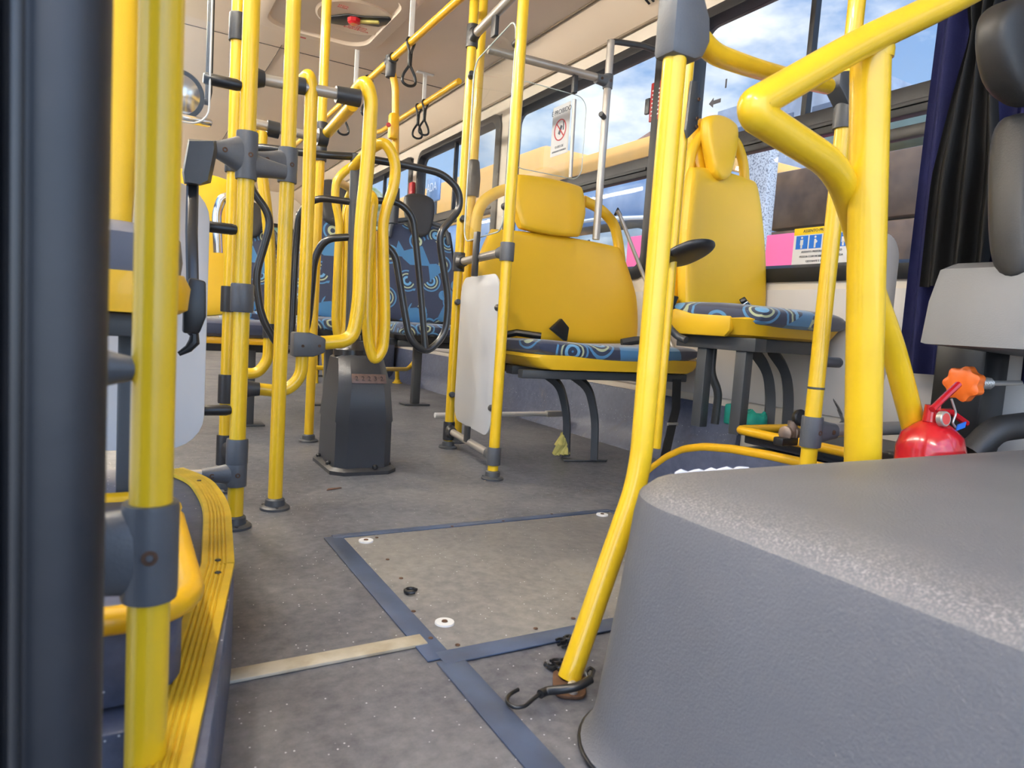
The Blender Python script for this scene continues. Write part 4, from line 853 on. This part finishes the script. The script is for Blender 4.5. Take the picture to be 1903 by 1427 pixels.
# ------------------------------------------------------------------ driver corner
# curtains on the driver's window
def curtain(lab, y0, y1, m, x, z0, z1, tie=None, n=9, amp=.022, ph=0):
    def fn(a, b):
        y = y0 + (y1 - y0) * a; z = z0 + (z1 - z0) * b; k = 1.0
        if tie is not None: k = .30 + .70 * min(1, abs(z - tie) / .35) ** .8
        ym = (y0 + y1) / 2; y = ym + (y - ym) * k
        return (x + amp * math.sin(a * n * 2 * math.pi + ph + b * .7) * (.5 + .5 * k) - .01 * math.sin(b * 3), y, z)
    return single(MB().surf(fn, n * 14, 30, .002), 'curtain', m, lab, 'curtain', org=(x, (y0 + y1) / 2, z0))
curtain('navy blue pleated curtain hanging behind the driver seat', 1.17, .40, CURT, 1.965, .46, 1.86, n=11)
curtain('black gathered curtain tied in a knot in front of the navy one', 1.10, .93, CURB, 1.905, .70, 1.86, 1.345, 3, .018)
# driver seat
yd = .86
t = thing('driver_seat', 'driver seat with grey cushion shell, dark backrest and oval headrest', 'seat', (1.80, yd, .25))
q_ = [(1708, 638), (1724, 560), (1746, 500), (1770, 490), (1880, 492), (1880, 661), (1800, 650)]
c_ = V((sum(AY(a, b, yd).x for a, b in q_) / 7, 0, sum(AY(a, b, yd).z for a, b in q_) / 7))
part(MB().loft([[V((c_.x + (AY(px, py, yd).x - c_.x) * k_, yd + dy, c_.z + (AY(px, py, yd).z - c_.z) * k_)) for px, py in q_] for dy, k_ in ((.0, .97), (-.012, 1.0), (-.20, 1.0), (-.21, .97))]), 'seat_shell', GREYV, t)
xb = AY(1868, 350, .74).x + .16
part(MB().pillow((xb, .74, AY(1900, 350, .74).z - .02), XD, (0, .03, .19), (0, -1, 0), .05, lambda v: .16 - .02 * v, .25, 18, None, .35), 'backrest', DVINYL, t)
hc = AY(1893, 102, .74)
part(MB().pillow(hc, V((.9, .0, .06)), (-.035, .0, .090), (0, -1, 0), .035, .128, .5, 20, None, .32), 'headrest', DVINYL, t)
part(MB().box((1.86, yd + .06, .42), (.12, .12, .28), .01), 'seat_column', BK, t)
part(MB().box((1.80, yd + .03, .25), (.34, .20, .05), .01), 'seat_base', BK, t)
k0 = AY(1792, 713, .80)
rv = V((1, -.05, .03)).normalized()
kb = part(MB().loft([[k0 + rv * d_ + (V((0, 1, 0)) * math.cos(a_) + V((0, 0, 1)) * math.sin(a_)) * r_ * (1 + .10 * math.cos(a_ * 7)) for a_ in [2 * math.pi * q / 56 for q in range(56)]] for d_, r_ in ((-.016, .028), (-.012, .036), (.010, .036), (.016, .028))], True), 'height_knob', ORG, t)
part(MB().lathe(k0 + rv * .016, rv, [(0, .02), (.03, .017), (.034, .014)], 20), 'knob_neck', ORG, kb)
part(MB().tube([k0 + rv * (.05 + .045 * q / 60) + (V((0, 1, 0)) * math.cos(q * .75) + V((0, 0, 1)) * math.sin(q * .75)) * .0115 for q in range(61)], .0026, 6), 'spring', ST, kb)
part(MB().tube([k0 + rv * .03, k0 + rv * .22], .006, 12), 'adjust_rod', ST, t)
single(MB().box((1.955, yd + .06, .40), (.012, .26, .30), .004), 'wall_plate', LWALL, 'flat grey plate at the side wall under the driver seat', 'panel', org=(1.95, yd, .25))
single(MB().tube([(1.66, .80, .30), (1.71, .78, .36), (1.79, .76, .37)], .03, 16, .03), 'corrugated_hose', DVINYL, 'dark ribbed hose under the driver seat right of the red extinguisher', 'hose', org=(1.7, .8, .3))
# fire extinguisher
exx = AY(1733, 800, .80); 
t = thing('fire_extinguisher', 'red fire extinguisher with pressure gauge standing between the hood and the driver seat', 'fire extinguisher', (exx.x, .80, .0))
zt_ = AY(1733, 790, .80).z
part(MB().lathe((exx.x, .80, .0), ZD, [(0, .055), (.01, .065), (zt_ - .05, .066), (zt_ - .02, .058), (zt_ + .0, .036), (zt_ + .012, .018)], 30), 'cylinder', RED, t)
e = (exx.x - .01, .80, zt_ + .02)
part(MB().lathe((e[0], .80, zt_ + .008), ZD, [(0, .017), (.035, .015)], 16), 'valve', RED, t)
part(MB().tube([(e[0] - .02, .79, zt_ + .035), (e[0] + .02, .79, zt_ + .06), (e[0] + .06, .785, zt_ + .09)], .007, 8), 'lever', RED, t)
part(MB().tube([(e[0] - .01, .79, zt_ + .03), (e[0] + .05, .79, zt_ + .03), (e[0] + .11, .785, zt_ + .005)], .007, 8), 'carry_handle', RED, t)
g = part(MB().lathe((e[0] - .012, .775, zt_ + .018), (-.1, -1, .1), [(0, .016), (.01, .016), (.012, .0145)], 20), 'pressure_gauge', ST, t)
part(MB().lathe((e[0] - .013, .764, zt_ + .019), (-.1, -1, .1), [(0, .012), (.001, .012)], 20), 'gauge_dial', REDI, g)
part(MB().tube([(e[0] + .01, .77, zt_ + .06), (e[0] + .025, .765, zt_ + .03), (e[0] + .015, .765, zt_ + .01), (e[0] + .03, .765, zt_ + .0)], .0022, 6, .006), 'safety_pin', ST, t)
part(MB().prism([(0, 0), (.03, .006), (.032, .018), (.004, .012)], (e[0] + .025, .762, zt_ - .005), XD, ZD, .003), 'seal_tag', BLUES, t)
# tools on the tray
def jumble(lab, name, px, py, y_, m, items, cat):
    c0 = AY(px, py, y_); t = thing(name, lab, cat, c0)
    for nm, mm, mbf in items: part(mbf(c0), nm, mm, t)
    return t
jumble('rusty metal valve with round black knob lying on the tray left of the yellow pole', 'valve_fitting', 1473, 790, 1.12, ST, [
    ('body', mat('rusty_metal', (.30, .22, .17), .5, metal=.5, var=.4, vscale=40), lambda c: MB().lathe(c + V((-.03, 0, -.02)), (1, .1, 0), [(0, .012), (.004, .018), (.012, .018), (.014, .013), (.028, .013), (.03, .02), (.04, .02), (.042, .012), (.06, .012)], 14).cyl(c + V((0, 0, -.03)), c + V((.0, 0, .01)), .012)),
    ('knob', BK, lambda c: MB().lathe(c + V((.01, -.01, .02)), (-.15, -1, .2), [(-.008, .018), (.0, .021), (.006, .021), (.009, .017)], 20)),
    ('foot', BK, lambda c: MB().box(c + V((-.02, 0, -.04)), (.06, .03, .02), .004))], 'valve')
jumble('metal rod with black star knob on the tray right of the yellow pole', 'star_knob_rod', 1562, 776, 1.15, ST, [
    ('knob', BK, lambda c: MB().loft([[c + V((-.02, -.002, .03)) + V((.35, -.3, -.5)).normalized() * d_ + (V((.8, .6, .2)).normalized() * math.cos(a_) + V((-.3, .35, .7)).normalized() * math.sin(a_)) * r_ * (1 + .14 * math.cos(a_ * 6)) for a_ in [2 * math.pi * q / 36 for q in range(36)]] for d_, r_ in ((-.008, .014), (-.004, .019), (.006, .019), (.01, .013))], True)),
    ('rod', ST, lambda c: MB().tube([c + V((-.015, 0, .025)), c + V((.01, 0, -.005)), c + V((.03, 0, -.02))], .004, 8)),
    ('bracket', DG, lambda c: MB().box(c + V((.02, 0, -.02)), (.05, .03, .012), .003, M.Rotation(-.5, 3, 'Y'))),
    ('wound_rope', mat('pale_rope', (.55, .5, .4), .8, var=.4, vscale=90), lambda c: MB().tube([c + V((.02 + .008 * q / 4, .014 * math.sin(q * .8), -.016 + .014 * math.cos(q * .8))) for q in range(40)], .003, 6))], 'tool')

# ------------------------------------------------------------------ overhead bars, straps, hatch
def ybar(lab, a, b, par_posts=()):
    t = rail(lab, [a, b], .0165, YO, name='ceiling_bar')
    return t
BX1, BZ1 = 1.13, AX(728, 110, 1.13).z
BX2, BZ2 = 1.62, AX(780, 198, 1.62).z
b1 = thing('ceiling_bar', 'long yellow ceiling bar nearest the aisle, running to the back', 'rail', (BX1, 2.0, BZ1)); part(MB().cyl((BX1, 1.9, BZ1), (BX1, 7.5, BZ1), .0165), 'tube', YO, b1)
b2 = thing('ceiling_bar', 'yellow ceiling bar on the window side with hanging straps', 'rail', (BX2, 3.4, BZ2)); y2 = AX(853, 157, BX2).y; y3 = AX(707, 243, BX2).y
part(MB().tube([(BX2 - .0, y2, BZ2), (BX2, y3, BZ2), (BX2 - .02, y3 + .2, BZ2 + .04), (BX2 - .02, y3 + .22, 2.04)], .0165, 16, .08), 'tube', YO, b2)
def support(par, X_, px, py, zb):
    y_ = AX(px, py, X_).y; part(MB().box((X_, y_, (zb + 2.048) / 2), (.024, .012, 2.048 - zb), .003).box((X_, y_, 2.046), (.11, .03, .006), .001), 'ceiling_support', WHT, par)
    return y_
support(b1, BX1, 764, 70, BZ1); support(b1, BX1, 661, 160, BZ1); support(b1, BX1, 855, 0, BZ1) if False else None
support(b2, BX2, 787, 197, BZ2)
def strap(lab, X_, px, py, Z_, sc=1.0):
    y_ = AX(px, py, X_).y; t = thing('hand_strap', lab, 'hand strap', (X_, y_, Z_), 'hand straps on the ceiling bars')
    part(MB().tube([(X_ - .02, y_, Z_ + .0), (X_ - .014, y_, Z_ + .018), (X_ + .014, y_, Z_ + .018), (X_ + .02, y_, Z_), (X_ + .006, y_, Z_ - .04), (X_ + .004, y_, Z_ - .10), (X_ - .004, y_, Z_ - .10), (X_ - .006, y_, Z_ - .04), (X_ - .02, y_, Z_)], .006, 8, .008), 'strap_loop', BK, t)
    part(MB().tube([(X_, y_, Z_ - .05), (X_, y_, Z_ - .11)], [.007, .011], 10), 'strap_sleeve', BK, t)
    part(MB().tube([(X_, y_, Z_ - .10), (X_ - .03, y_, Z_ - .15), (X_ - .034, y_, Z_ - .185), (X_, y_, Z_ - .198), (X_ + .034, y_, Z_ - .185), (X_ + .03, y_, Z_ - .15), (X_, y_, Z_ - .10)], .0065, 10, .022), 'grip_ring', BK, t)
    return t
strap('black strap hanging from the aisle bar just below its ceiling support', BX1, 764, 72, BZ1)
strap('small dark strap far back on the aisle bar, left of the joint', BX1, 686, 140, BZ1)
strap('small strap seen below the aisle bar beyond the bent guard tube', BX1, 640, 195, BZ1)
strap('black strap on the window-side bar, left one of the close pair', BX2, 778, 203, BZ2)
strap('black strap on the window-side bar, right one of the close pair', BX2, 790, 196, BZ2)
# pole hanging from bar 1 to the dark joint
yv = AX(727, 110, BX1).y
t = thing('dropped_pole', 'yellow kinked pole dropping from the aisle ceiling bar to the turnstile area', 'pole', (BX1, yv, BZ1))
part(MB().tube([(BX1, yv, BZ1 - .01), AY(728, 132, yv), AY(735, 160, yv), AY(735, 300, yv), AY(734, 352, yv)], .018, 18, .05), 'tube', YO, t)
part(MB().lathe((BX1, yv, BZ1 - .085), ZD, [(0, .023), (.004, .025), (.06, .026), (.10, .028), (.105, .02)]).cyl((BX1, yv - .04, BZ1), (BX1, yv + .04, BZ1), .024), 'tee_joint', DP, t)
part(MB().box(AY(731, 235, yv - .02), (.05, .05, .13), .018), 'call_button_box', YO, t)
part(MB().lathe(AY(722, 232, yv - .05), (-.3, -1, 0), [(0, .012), (.008, .010)], 16), 'call_button', REDP, t)
part(MB().tube([AY(734, 350, yv), AY(734, 372, yv), AY(731, 415, yv)], .024, 14), 'lower_joint', DP, t)
# roof hatch
t = thing('roof_hatch', 'round-cornered beige roof hatch with escape handle and warning labels', 'roof hatch', (.87, 3.7, 2.05))
q = [F(470, 25, 2.03), F(672, 88, 2.03), F(745, 22, 2.03)]
hx0_, hx1_, hy0_, hy1_ = .56, 1.215, 3.17, 4.0
fr_ = part(MB().loft([[(p[0], p[1], z) for p in rrect(hx0_ + i_, hx1_ - i_, hy0_ + i_, hy1_ - i_, .12)] for z, i_ in ((2.048, -.03), (2.03, -.01), (2.012, .0), (2.006, .03), (2.006, .06), (2.022, .07))]), 'hatch_frame', CEIL, t)
part(MB().lathe(((hx0_ + hx1_) / 2 + .12, (hy0_ + hy1_) / 2 + .0, 2.022), (0, 0, -1), [(0, .20), (.006, .20), (.010, .19), (.006, .182)], 40), 'round_cover', WHT if False else CEIL, t)
hc_ = V(((hx0_ + hx1_) / 2 + .12, (hy0_ + hy1_) / 2 + .0, 2.012))
part(MB().prism([(-.10, -.13), (-.03, -.11), (.02, -.04), (.12, -.01), (.17, .09), (.13, .13), (.03, .06), (-.05, .03), (-.12, -.05)], hc_ + V((0, 0, .002)), XD, (0, -1, 0), .006, .001), 'handle_recess', BK, t)
k = part(MB().lathe(hc_ + V((-.01, -.0, -.002)), (0, 0, -1), [(0, .035), (.02, .033), (.028, .022)], 8), 'escape_handle', RED, t)
part(MB().box(hc_ + V((.06, -.03, -.008)), (.10, .022, .014), .004, M.Rotation(-.6, 3, 'Z')), 'handle_bar', RAG, k)
mb = MB()
for q in range(3): text(mb, 'EMERG\u00caNCIA', hc_ + V((.03, .10 - .02 * q, -.010)), (1, 0, 0), (0, -1, 0), .022 if q == 0 else .016)
for q in range(2): text(mb, 'SA\u00cdDA', hc_ + V((-.10, -.11 - .02 * q, -.010)), (1, 0, 0), (0, -1, 0), .018)
part(mb, 'warning_text', REDI, t)
mb = MB()
for q in range(4): text(mb, 'INSTRU\u00c7\u00d5ES DE USO', V((hx0_ + .08, hy0_ + .08 + .025 * q, 2.0045)), (1, 0, 0), (0, -1, 0), .015)
part(mb, 'instruction_text', TXT, t)
single(MB().box(F(552, 66, 2.047), (.10, .03, .002), .0), 'ceiling_sticker', REDI, 'small red and white sticker on the ceiling below the hatch', 'sticker', org=F(552, 66, 2.047))
mb = MB().tube([AX(905, -50, 1.5), AX(600, 340, 1.5)], .0) if False else MB().box((1.36, 5.5, 2.049), (.004, 7.5, .004)).box((.78, 5.9, 2.049), (.003, 3.2, .003)).box((.9, 4.35, 2.049), (1.9, .004, .004))
struct(mb, 'trim_4', mat('ceiling_seam', (.08, .06, .045), .7), 'dark seam lines of the ceiling panels')
t = thing('speaker_grille', 'beige vent grille at the top of the duct panel near the bent pole', 'vent', (1.99, 2.25, 1.98))
gv = V((.17, 0, -.09)).normalized()
mb = MB()
for q in range(5): mb.box(V((1.965, 2.36 + .028 * q, 1.975)), (.055, .010, .004), .0, M.Rotation(math.atan2(.09, .17), 3, 'Y'))
part(mb, 'slots', BK, t)

# stickers and small things on the window side
def sticker(lab, x, y, z, wy, hz, body, name='window_sticker'):
    t = thing(name, lab, 'sticker', (x, y, z)); return t
U_ = V((0, -1, 0))
t = thing('no_phone_sticker', 'white prohibition sticker with red circle on the window behind the clear screen', 'sticker', AX(1040, 240, WX + .012))
p0 = AX(1022, 300, WX + .012); p1 = AX(1062, 180, WX + .012); wy = abs(p0.y - p1.y); cy_ = (p0.y + p1.y) / 2; z0_, z1_ = p0.z + .02, p1.z - .02
sh = part(MB().box((WX + .012, cy_, (z0_ + z1_) / 2), (.002, wy, z1_ - z0_), .0), 'sheet', WST, t)
mb = MB(); zc0 = z0_ + (z1_ - z0_) * .50
mb.tube([(WX + .010, cy_ + wy * .32 * math.cos(a * math.pi / 16), zc0 + wy * .32 * math.sin(a * math.pi / 16)) for a in range(33)], .0035, 6)
mb.tube([(WX + .010, cy_ + wy * .22, zc0 + wy * .22), (WX + .010, cy_ - wy * .22, zc0 - wy * .22)], .0035, 6); part(mb, 'red_ring', REDI, sh)
mb = MB(); mb.box((WX + .0105, cy_, zc0), (.001, .02, .05), .0, M.Rotation(.5, 3, 'X')); mb.box((WX + .0105, cy_ - .03, zc0 + .02), (.001, .01, .05))
text(mb, '\u00c9 PROIBIDO', (WX + .011, cy_, z1_ - .035), U_, ZD, .036); text(mb, 'O USO DE', (WX + .011, cy_, z0_ + .045), U_, ZD, .018); text(mb, 'APARELHOS SONOROS', (WX + .011, cy_, z0_ + .022), U_, ZD, .013)
part(mb, 'print', TXT, sh)
p0 = AX(1470, 502, WX + .012); p1 = AX(1590, 408, WX + .012); wy = p0.y - p1.y; z0_, z1_ = p0.z, p0.z + .145
t = thing('priority_seat_sticker', 'priority seat sticker with blue pictograms at the bottom of the right window', 'sticker', (WX + .012, (p0.y + p1.y) / 2, z0_))
sh = part(MB().box((WX + .012, (p0.y + p1.y) / 2, (z0_ + z1_) / 2), (.002, wy, z1_ - z0_)), 'sheet', WST, t)
part(MB().box((WX + .0108, (p0.y + p1.y) / 2, z1_ - .012), (.001, wy, .024)), 'yellow_band', YST, sh)
for q in range(4):
    yq = p0.y - .008 - (q + .5) * (wy - .016) / 4; k = part(MB().box((WX + .0105, yq, z1_ - .050), (.001, (wy - .016) / 4 - .006, .046)), 'blue_square', BLUES, sh)
    mb = MB().lathe((WX + .0098, yq, z1_ - .034), (-1, 0, 0), [(0, .004), (.0006, .004)], 12).box((WX + .0098, yq, z1_ - .050), (.0008, .012 if q != 1 else .007, .018), .0).box((WX + .0098, yq, z1_ - .064), (.0008, .007, .014))
    if q == 1: mb.lathe((WX + .0098, yq - .004, z1_ - .050), (-1, 0, 0), [(0, .005), (.0006, .005)], 12)
    part(mb, 'pictogram', WST, k)
mb = MB(); yc_ = (p0.y + p1.y) / 2
text(mb, 'ASSENTO PREFERENCIAL', (WX + .0105, yc_, z1_ - .012), U_, ZD, .014)
for q, s_ in enumerate(('ASSENTO PREFERENCIAL DE IDOSO', 'PESSOA COM MOBILIDADE REDUZIDA', 'GESTANTE E DEFICI\u00caNCIA', 'NA AUS\u00caNCIA DE PESSOAS, USO LIVRE')): text(mb, s_, (WX + .011, yc_, z1_ - .084 - .0165 * q), U_, ZD, .0098)
part(mb, 'print', TXT, sh)
t = thing('exit_arrow_sticker', 'faint sticker with an arrow on the upper right window above the tall seat', 'sticker', AX(1330, 190, WX + .012))
c0 = AX(1330, 185, WX + .012); mb = MB().prism([(-.035, 0), (-.01, .02), (-.01, .008), (.03, .008), (.03, -.008), (-.01, -.008), (-.01, -.02)], c0 + V((-.001, 0, -.01)), U_, ZD, .0006)
part(mb, 'arrow_print', TXT, t); part(MB().box(c0 + V((-.001, -.05, .05)), (.001, .008, .035)), 'bar_print', TXT, t)
t = thing('emergency_hammer', 'red emergency sign strip on the pillar behind the bent pole', 'sign', AX(1219, 190, WX - .01))
c0 = AX(1220, 188, WX - .012); part(MB().box(c0, (.012, .075, .17), .003), 'holder', REDP, t)
mb = MB()
for q in range(7): mb.box(c0 + V((-.0068, 0, -.06 + q * .018)), (.0008, .05, .006))
part(mb, 'print', WST, t)
t = thing('red_hammer', 'small red box on a thin rod on the pillar above the blue patterned seat', 'emergency hammer', AX(764, 350, WX - .02))
c0 = AX(765, 353, WX - .03); part(MB().box(c0, (.03, .075, .12), .006), 'box', REDP, t); part(MB().tube([c0 + V((0, .0, .05)), c0 + V((0, 0, .25)), c0 + V((0, .06, .27))], .005, 8), 'rod', DP, t)
t = thing('window_latch', 'small grey window latch beside the red sign strip', 'latch', AX(1204, 198, WX - .012)); part(MB().box(AX(1204, 198, WX - .012), (.015, .03, .07), .004), 'latch', DG, t)
single(MB().tube([AX(1730, 212, 2.03), AX(1650, 180, 2.03), AX(1650, 190, 2.03)], .004, 8) if False else MB().box(AX(1690, 246, 2.04), (.03, .25, .04), .01), 'sun_visor_arm', DVINYL, 'dark bar across the window beside the navy curtain', 'bar', org=AX(1690, 246, 2.04))

# ------------------------------------------------------------------ interior fill lamps, added to brighten cabin and ceiling
FILL_LAMP = bpy.data.materials.new('fill_tube'); FILL_LAMP.use_nodes = True; b = FILL_LAMP.node_tree.nodes['Principled BSDF']
b.inputs['Base Color'].default_value = (.9, .9, .9, 1); b.inputs['Emission Color'].default_value = (1, .95, .86, 1); b.inputs['Emission Strength'].default_value = 130
for q, yq in enumerate((-.55, .75, 2.05, 3.35, 4.65, 5.95, 7.25, 8.5)):
    t = thing('fill_lamp', 'fill tube lamp added under the door side ceiling edge to brighten the cabin', 'lamp', (-.33, yq, 1.98), 'added fill tubes along the door side')
    part(MB().box((-.36, yq, 2.03), (.09, 1.1, .03), .008), 'housing', WHT, t); part(MB().cyl((-.33, yq - .5, 1.965), (-.33, yq + .5, 1.965), .016), 'fill_tube', FILL_LAMP, t)
    part(MB().box((-.345, yq - .51, 1.985), (.05, .02, .07), .003).box((-.345, yq + .51, 1.985), (.05, .02, .07), .003), 'fill_tube_holder', WHT, t)
# ------------------------------------------------------------------ outside
struct(plane_box(2.6, 40, -25, 45, -1.2, -1.1), 'ground', ASPH, 'asphalt yard outside') if False else single(plane_box(-30, 40, -30, 60, -1.25, -1.15), 'yard_ground', ASPH, 'asphalt yard outside the bus windows', 'ground', org=(5, 5, -1.2), kind='structure')
t = thing('parked_bus', 'yellow bus outside with its broad blue windscreen turned to the window behind the wide seat', 'bus', (8, 6.35, -1.15))
bx0, by0, by1 = 4.2, 5.0, 7.75
part(MB().box((bx0 + 4.1, (by0 + by1) / 2, .25), (8, by1 - by0, 2.0), .15), 'lower_body', OYB, t)
part(MB().box((bx0 + 4.1, (by0 + by1) / 2, 2.30), (8.02, by1 - by0, .24), .10), 'roof', OYB, t)
part(MB().box((bx0 + 4.15, (by0 + by1) / 2, 1.95), (8.0, by1 - by0 - .1, .66), .05), 'upper_glass', OBL, t)
part(MB().prism(rrect(by0 + .08, by1 - .08, .55, 1.52, .12), (bx0 + .08, 0, 0), YD, ZD, -.04, .01), 'windscreen', mat('grey_green_glass', (.25, .32, .33), .15, c2=(.5, .52, .5), vscale=2), t)
part(MB().tube([(bx0 + .02, by0 + .05, 1.60), (bx0 + .02, by0 + .8, 1.66), (bx0 + .02, by1 - .8, 1.66), (bx0 + .02, by1 - .05, 1.60)], .02, 8, .2), 'brow_trim', WHT, t)
for q in (by0 + .55, by1 - .9): part(MB().tube([(bx0 + .0, q, .45), (bx0 - .03, q + .1, .8), (bx0 + .0, q + .35, 1.45)], .014, 8), 'wiper', BK, t)
for q in (bx0 + 1.6, bx0 + 6.2):
    part(MB().lathe((q, by0 - .03, -.70), (0, 1, 0), [(0, .36), (.02, .45), (.25, .45)], 28), 'wheel', BK, t)
ox = 5.4
t = thing('parked_bus', 'long orange-sided bus outside beyond the windows at the turnstile', 'bus', (ox + 1.2, 16, -1.15))
part(MB().box((ox + 1.3, 16.5, .45), (2.5, 15.0, 2.3), .12), 'lower_body', OYB, t)
part(MB().box((ox + 1.3, 16.5, 1.95), (2.44, 14.9, .80), .03), 'window_band', OBL, t)
part(MB().box((ox + 1.3, 16.5, 2.80), (2.5, 15.0, .95), .12), 'roof', OYB, t)
for q in range(7): part(MB().box((ox + .07, 9.4 + q * 2.2, 1.95), (.05, .09, .8), .01), 'pillar', OYB if q % 2 else BK, t)
for q in (11.2, 21.2):
    part(MB().lathe((ox - .02, q, -.70), (1, 0, 0), [(0, .36), (.02, .45), (.25, .45)], 28), 'wheel', BK, t)
pz = AX(1400, 187, 13).z; pa, pb_ = AX(1335, 200, 13).y, AX(1600, 200, 13).y
t = thing('grey_stone_building', 'grey stone building far outside above the concrete pillar', 'building', (14.5, (pa + pb_) / 2, -1.15))
part(MB().box((14.5, (pa + pb_) / 2, (pz - 1.15) / 2), (3, pa - pb_, pz + 1.15)), 'wall', mat('grey_stone', (.34, .38, .45), .8, var=.3, vscale=3), t)
for q in range(3): part(MB().box((12.98, pb_ + (pa - pb_) * (.2 + .3 * q), pz - .8), (.04, .7, .5), .01), 'window', mat('far_window', (.08, .1, .14), .2) if q == 0 else bpy.data.materials['far_window'], t)
pm = AX(806, 352, 3.6)
t = thing('outside_mirror_board', 'blue-grey board with white letters hanging outside behind the turnstile window', 'sign', pm)
part(MB().box(pm, (.05, .42, .34), .05), 'board', OBL, t); mb = MB(); text(mb, 'ADA', pm + V((-.03, 0, .02)), U_, ZD, .16); part(mb, 'letters', WST, t)
part(MB().cyl((pm.x + .03, pm.y, -1.15), (pm.x + .03, pm.y, pm.z), .03), 'pole', DG, t)
pq, pr = AX(1440, 400, 4.4), AX(1378, 400, 4.4); zt2 = AX(1400, 262, 4.4).z
single(MB().box((4.45, (pq.y + pr.y) / 2 + .06, (zt2 - 1.15) / 2), (.12, (pr.y - pq.y) * .8, zt2 + 1.15), .03), 'concrete_pillar', STONE, 'rough speckled concrete pillar outside the right window', 'pillar', org=(4.6, pq.y, -1.15))
ya_, yb_ = AX(1412, 400, 5.0).y, AX(1700, 400, 5.0).y; zt3 = AX(1500, 300, 5.0).z; hb = (zt3 + 1.15) / 6
for q in range(6):
    single(MB().box((5.35 + .02 * q, (ya_ + yb_) / 2 + random.uniform(-.02, .02), -1.15 + hb * (q + .5)), (.7, abs(ya_ - yb_), hb * .97), .04, M.Rotation(random.uniform(-.02, .02), 3, 'Z')), 'wrapped_bale', WOODM,
           'brown wrapped bale outside the right window, ' + ['lowest of the stack', 'second from the bottom of the stack', 'third of the stack, just under sill height', 'fourth of the stack, level with the sticker', 'fifth of the stack, above the sticker', 'topmost of the stack'][q], 'bale', 'brown wrapped bales outside', org=(5.35, (ya_ + yb_) / 2, -1.15 + hb * q))
def board(pxl, pxr, pyt, x_, lab):
    a, b = AX(pxl, pyt, x_), AX(pxr, pyt + 6, x_); single(MB().box((x_ + .02, (a.y + b.y) / 2, (a.z - 1.15) / 2), (.03, abs(a.y - b.y), a.z + 1.15), .005), 'pink_board', PINK, lab, 'board', org=(x_, (a.y + b.y) / 2, -1.15))
board(1424, 1600, 437, 3.4, 'bright pink board leaning outside behind the priority sticker')
board(1166, 1206, 440, 3.4, 'pink board outside the window beside the wide seat')
t = thing('tiled_roof_building', 'low building with red-brown tiled roof beyond the parked bus', 'building', (15, 17, -1.15))
part(MB().prism([(15.0, 5.0), (19.5, 5.0), (19.5, 5.75), (15.6, 6.66), (15.0, 6.6)], (13.5, 0, 0), (0, 1, 0), ZD, 3.0), 'roof', ROOF, t); part(MB().box((15, 17.2, 1.9), (2.8, 4.0, 6.2)), 'wall', mat('building_wall', (.6, .55, .5), .9, var=.1), t)
t = thing('green_roof_shed', 'shed with grey-green roof outside the window by the curtain', 'shed', (8, 2.4, -1.15))
part(MB().prism([(-.7, 0), (-.7, .1), (1.5, .75), (1.7, .65), (1.7, 0)], (7.4, AX(1690, 180, 7.4).y + .6, AX(1690, 200, 7.4).z - .3), (0, -1, 0), ZD, -2.2, .01), 'roof', GREEN, t)
part(MB().box((8.5, AX(1690, 180, 7.4).y + .1, .6), (2.0, 2.2, 3.5)), 'wall', mat('pale_wall', (.62, .6, .57), .9, var=.15), t)
mb = MB()
for q in range(60):
    c_ = V((random.uniform(-2, 5), random.uniform(13.5, 16), random.uniform(.3, 3.2))); mb.lathe(c_, (random.random(), random.random(), 1), [(-.4, .1), (-.2, .4), (.1, .5), (.3, .35), (.42, .05)], 9)
mb.cyl((1.5, 15, -1.2), (1.5, 15, 1.2), .25)
single(mb, 'tree', FOLI, 'leafy tree seen through the small rear window', 'tree', org=(1.5, 15, -1.15))
# daylight joins the added fill lamps: bus front and door are open behind the camera
bpy.context.view_layer.update()
for o in list(bpy.data.objects):
    if o.type == 'MESH' and o.data.users == 1:
        pass
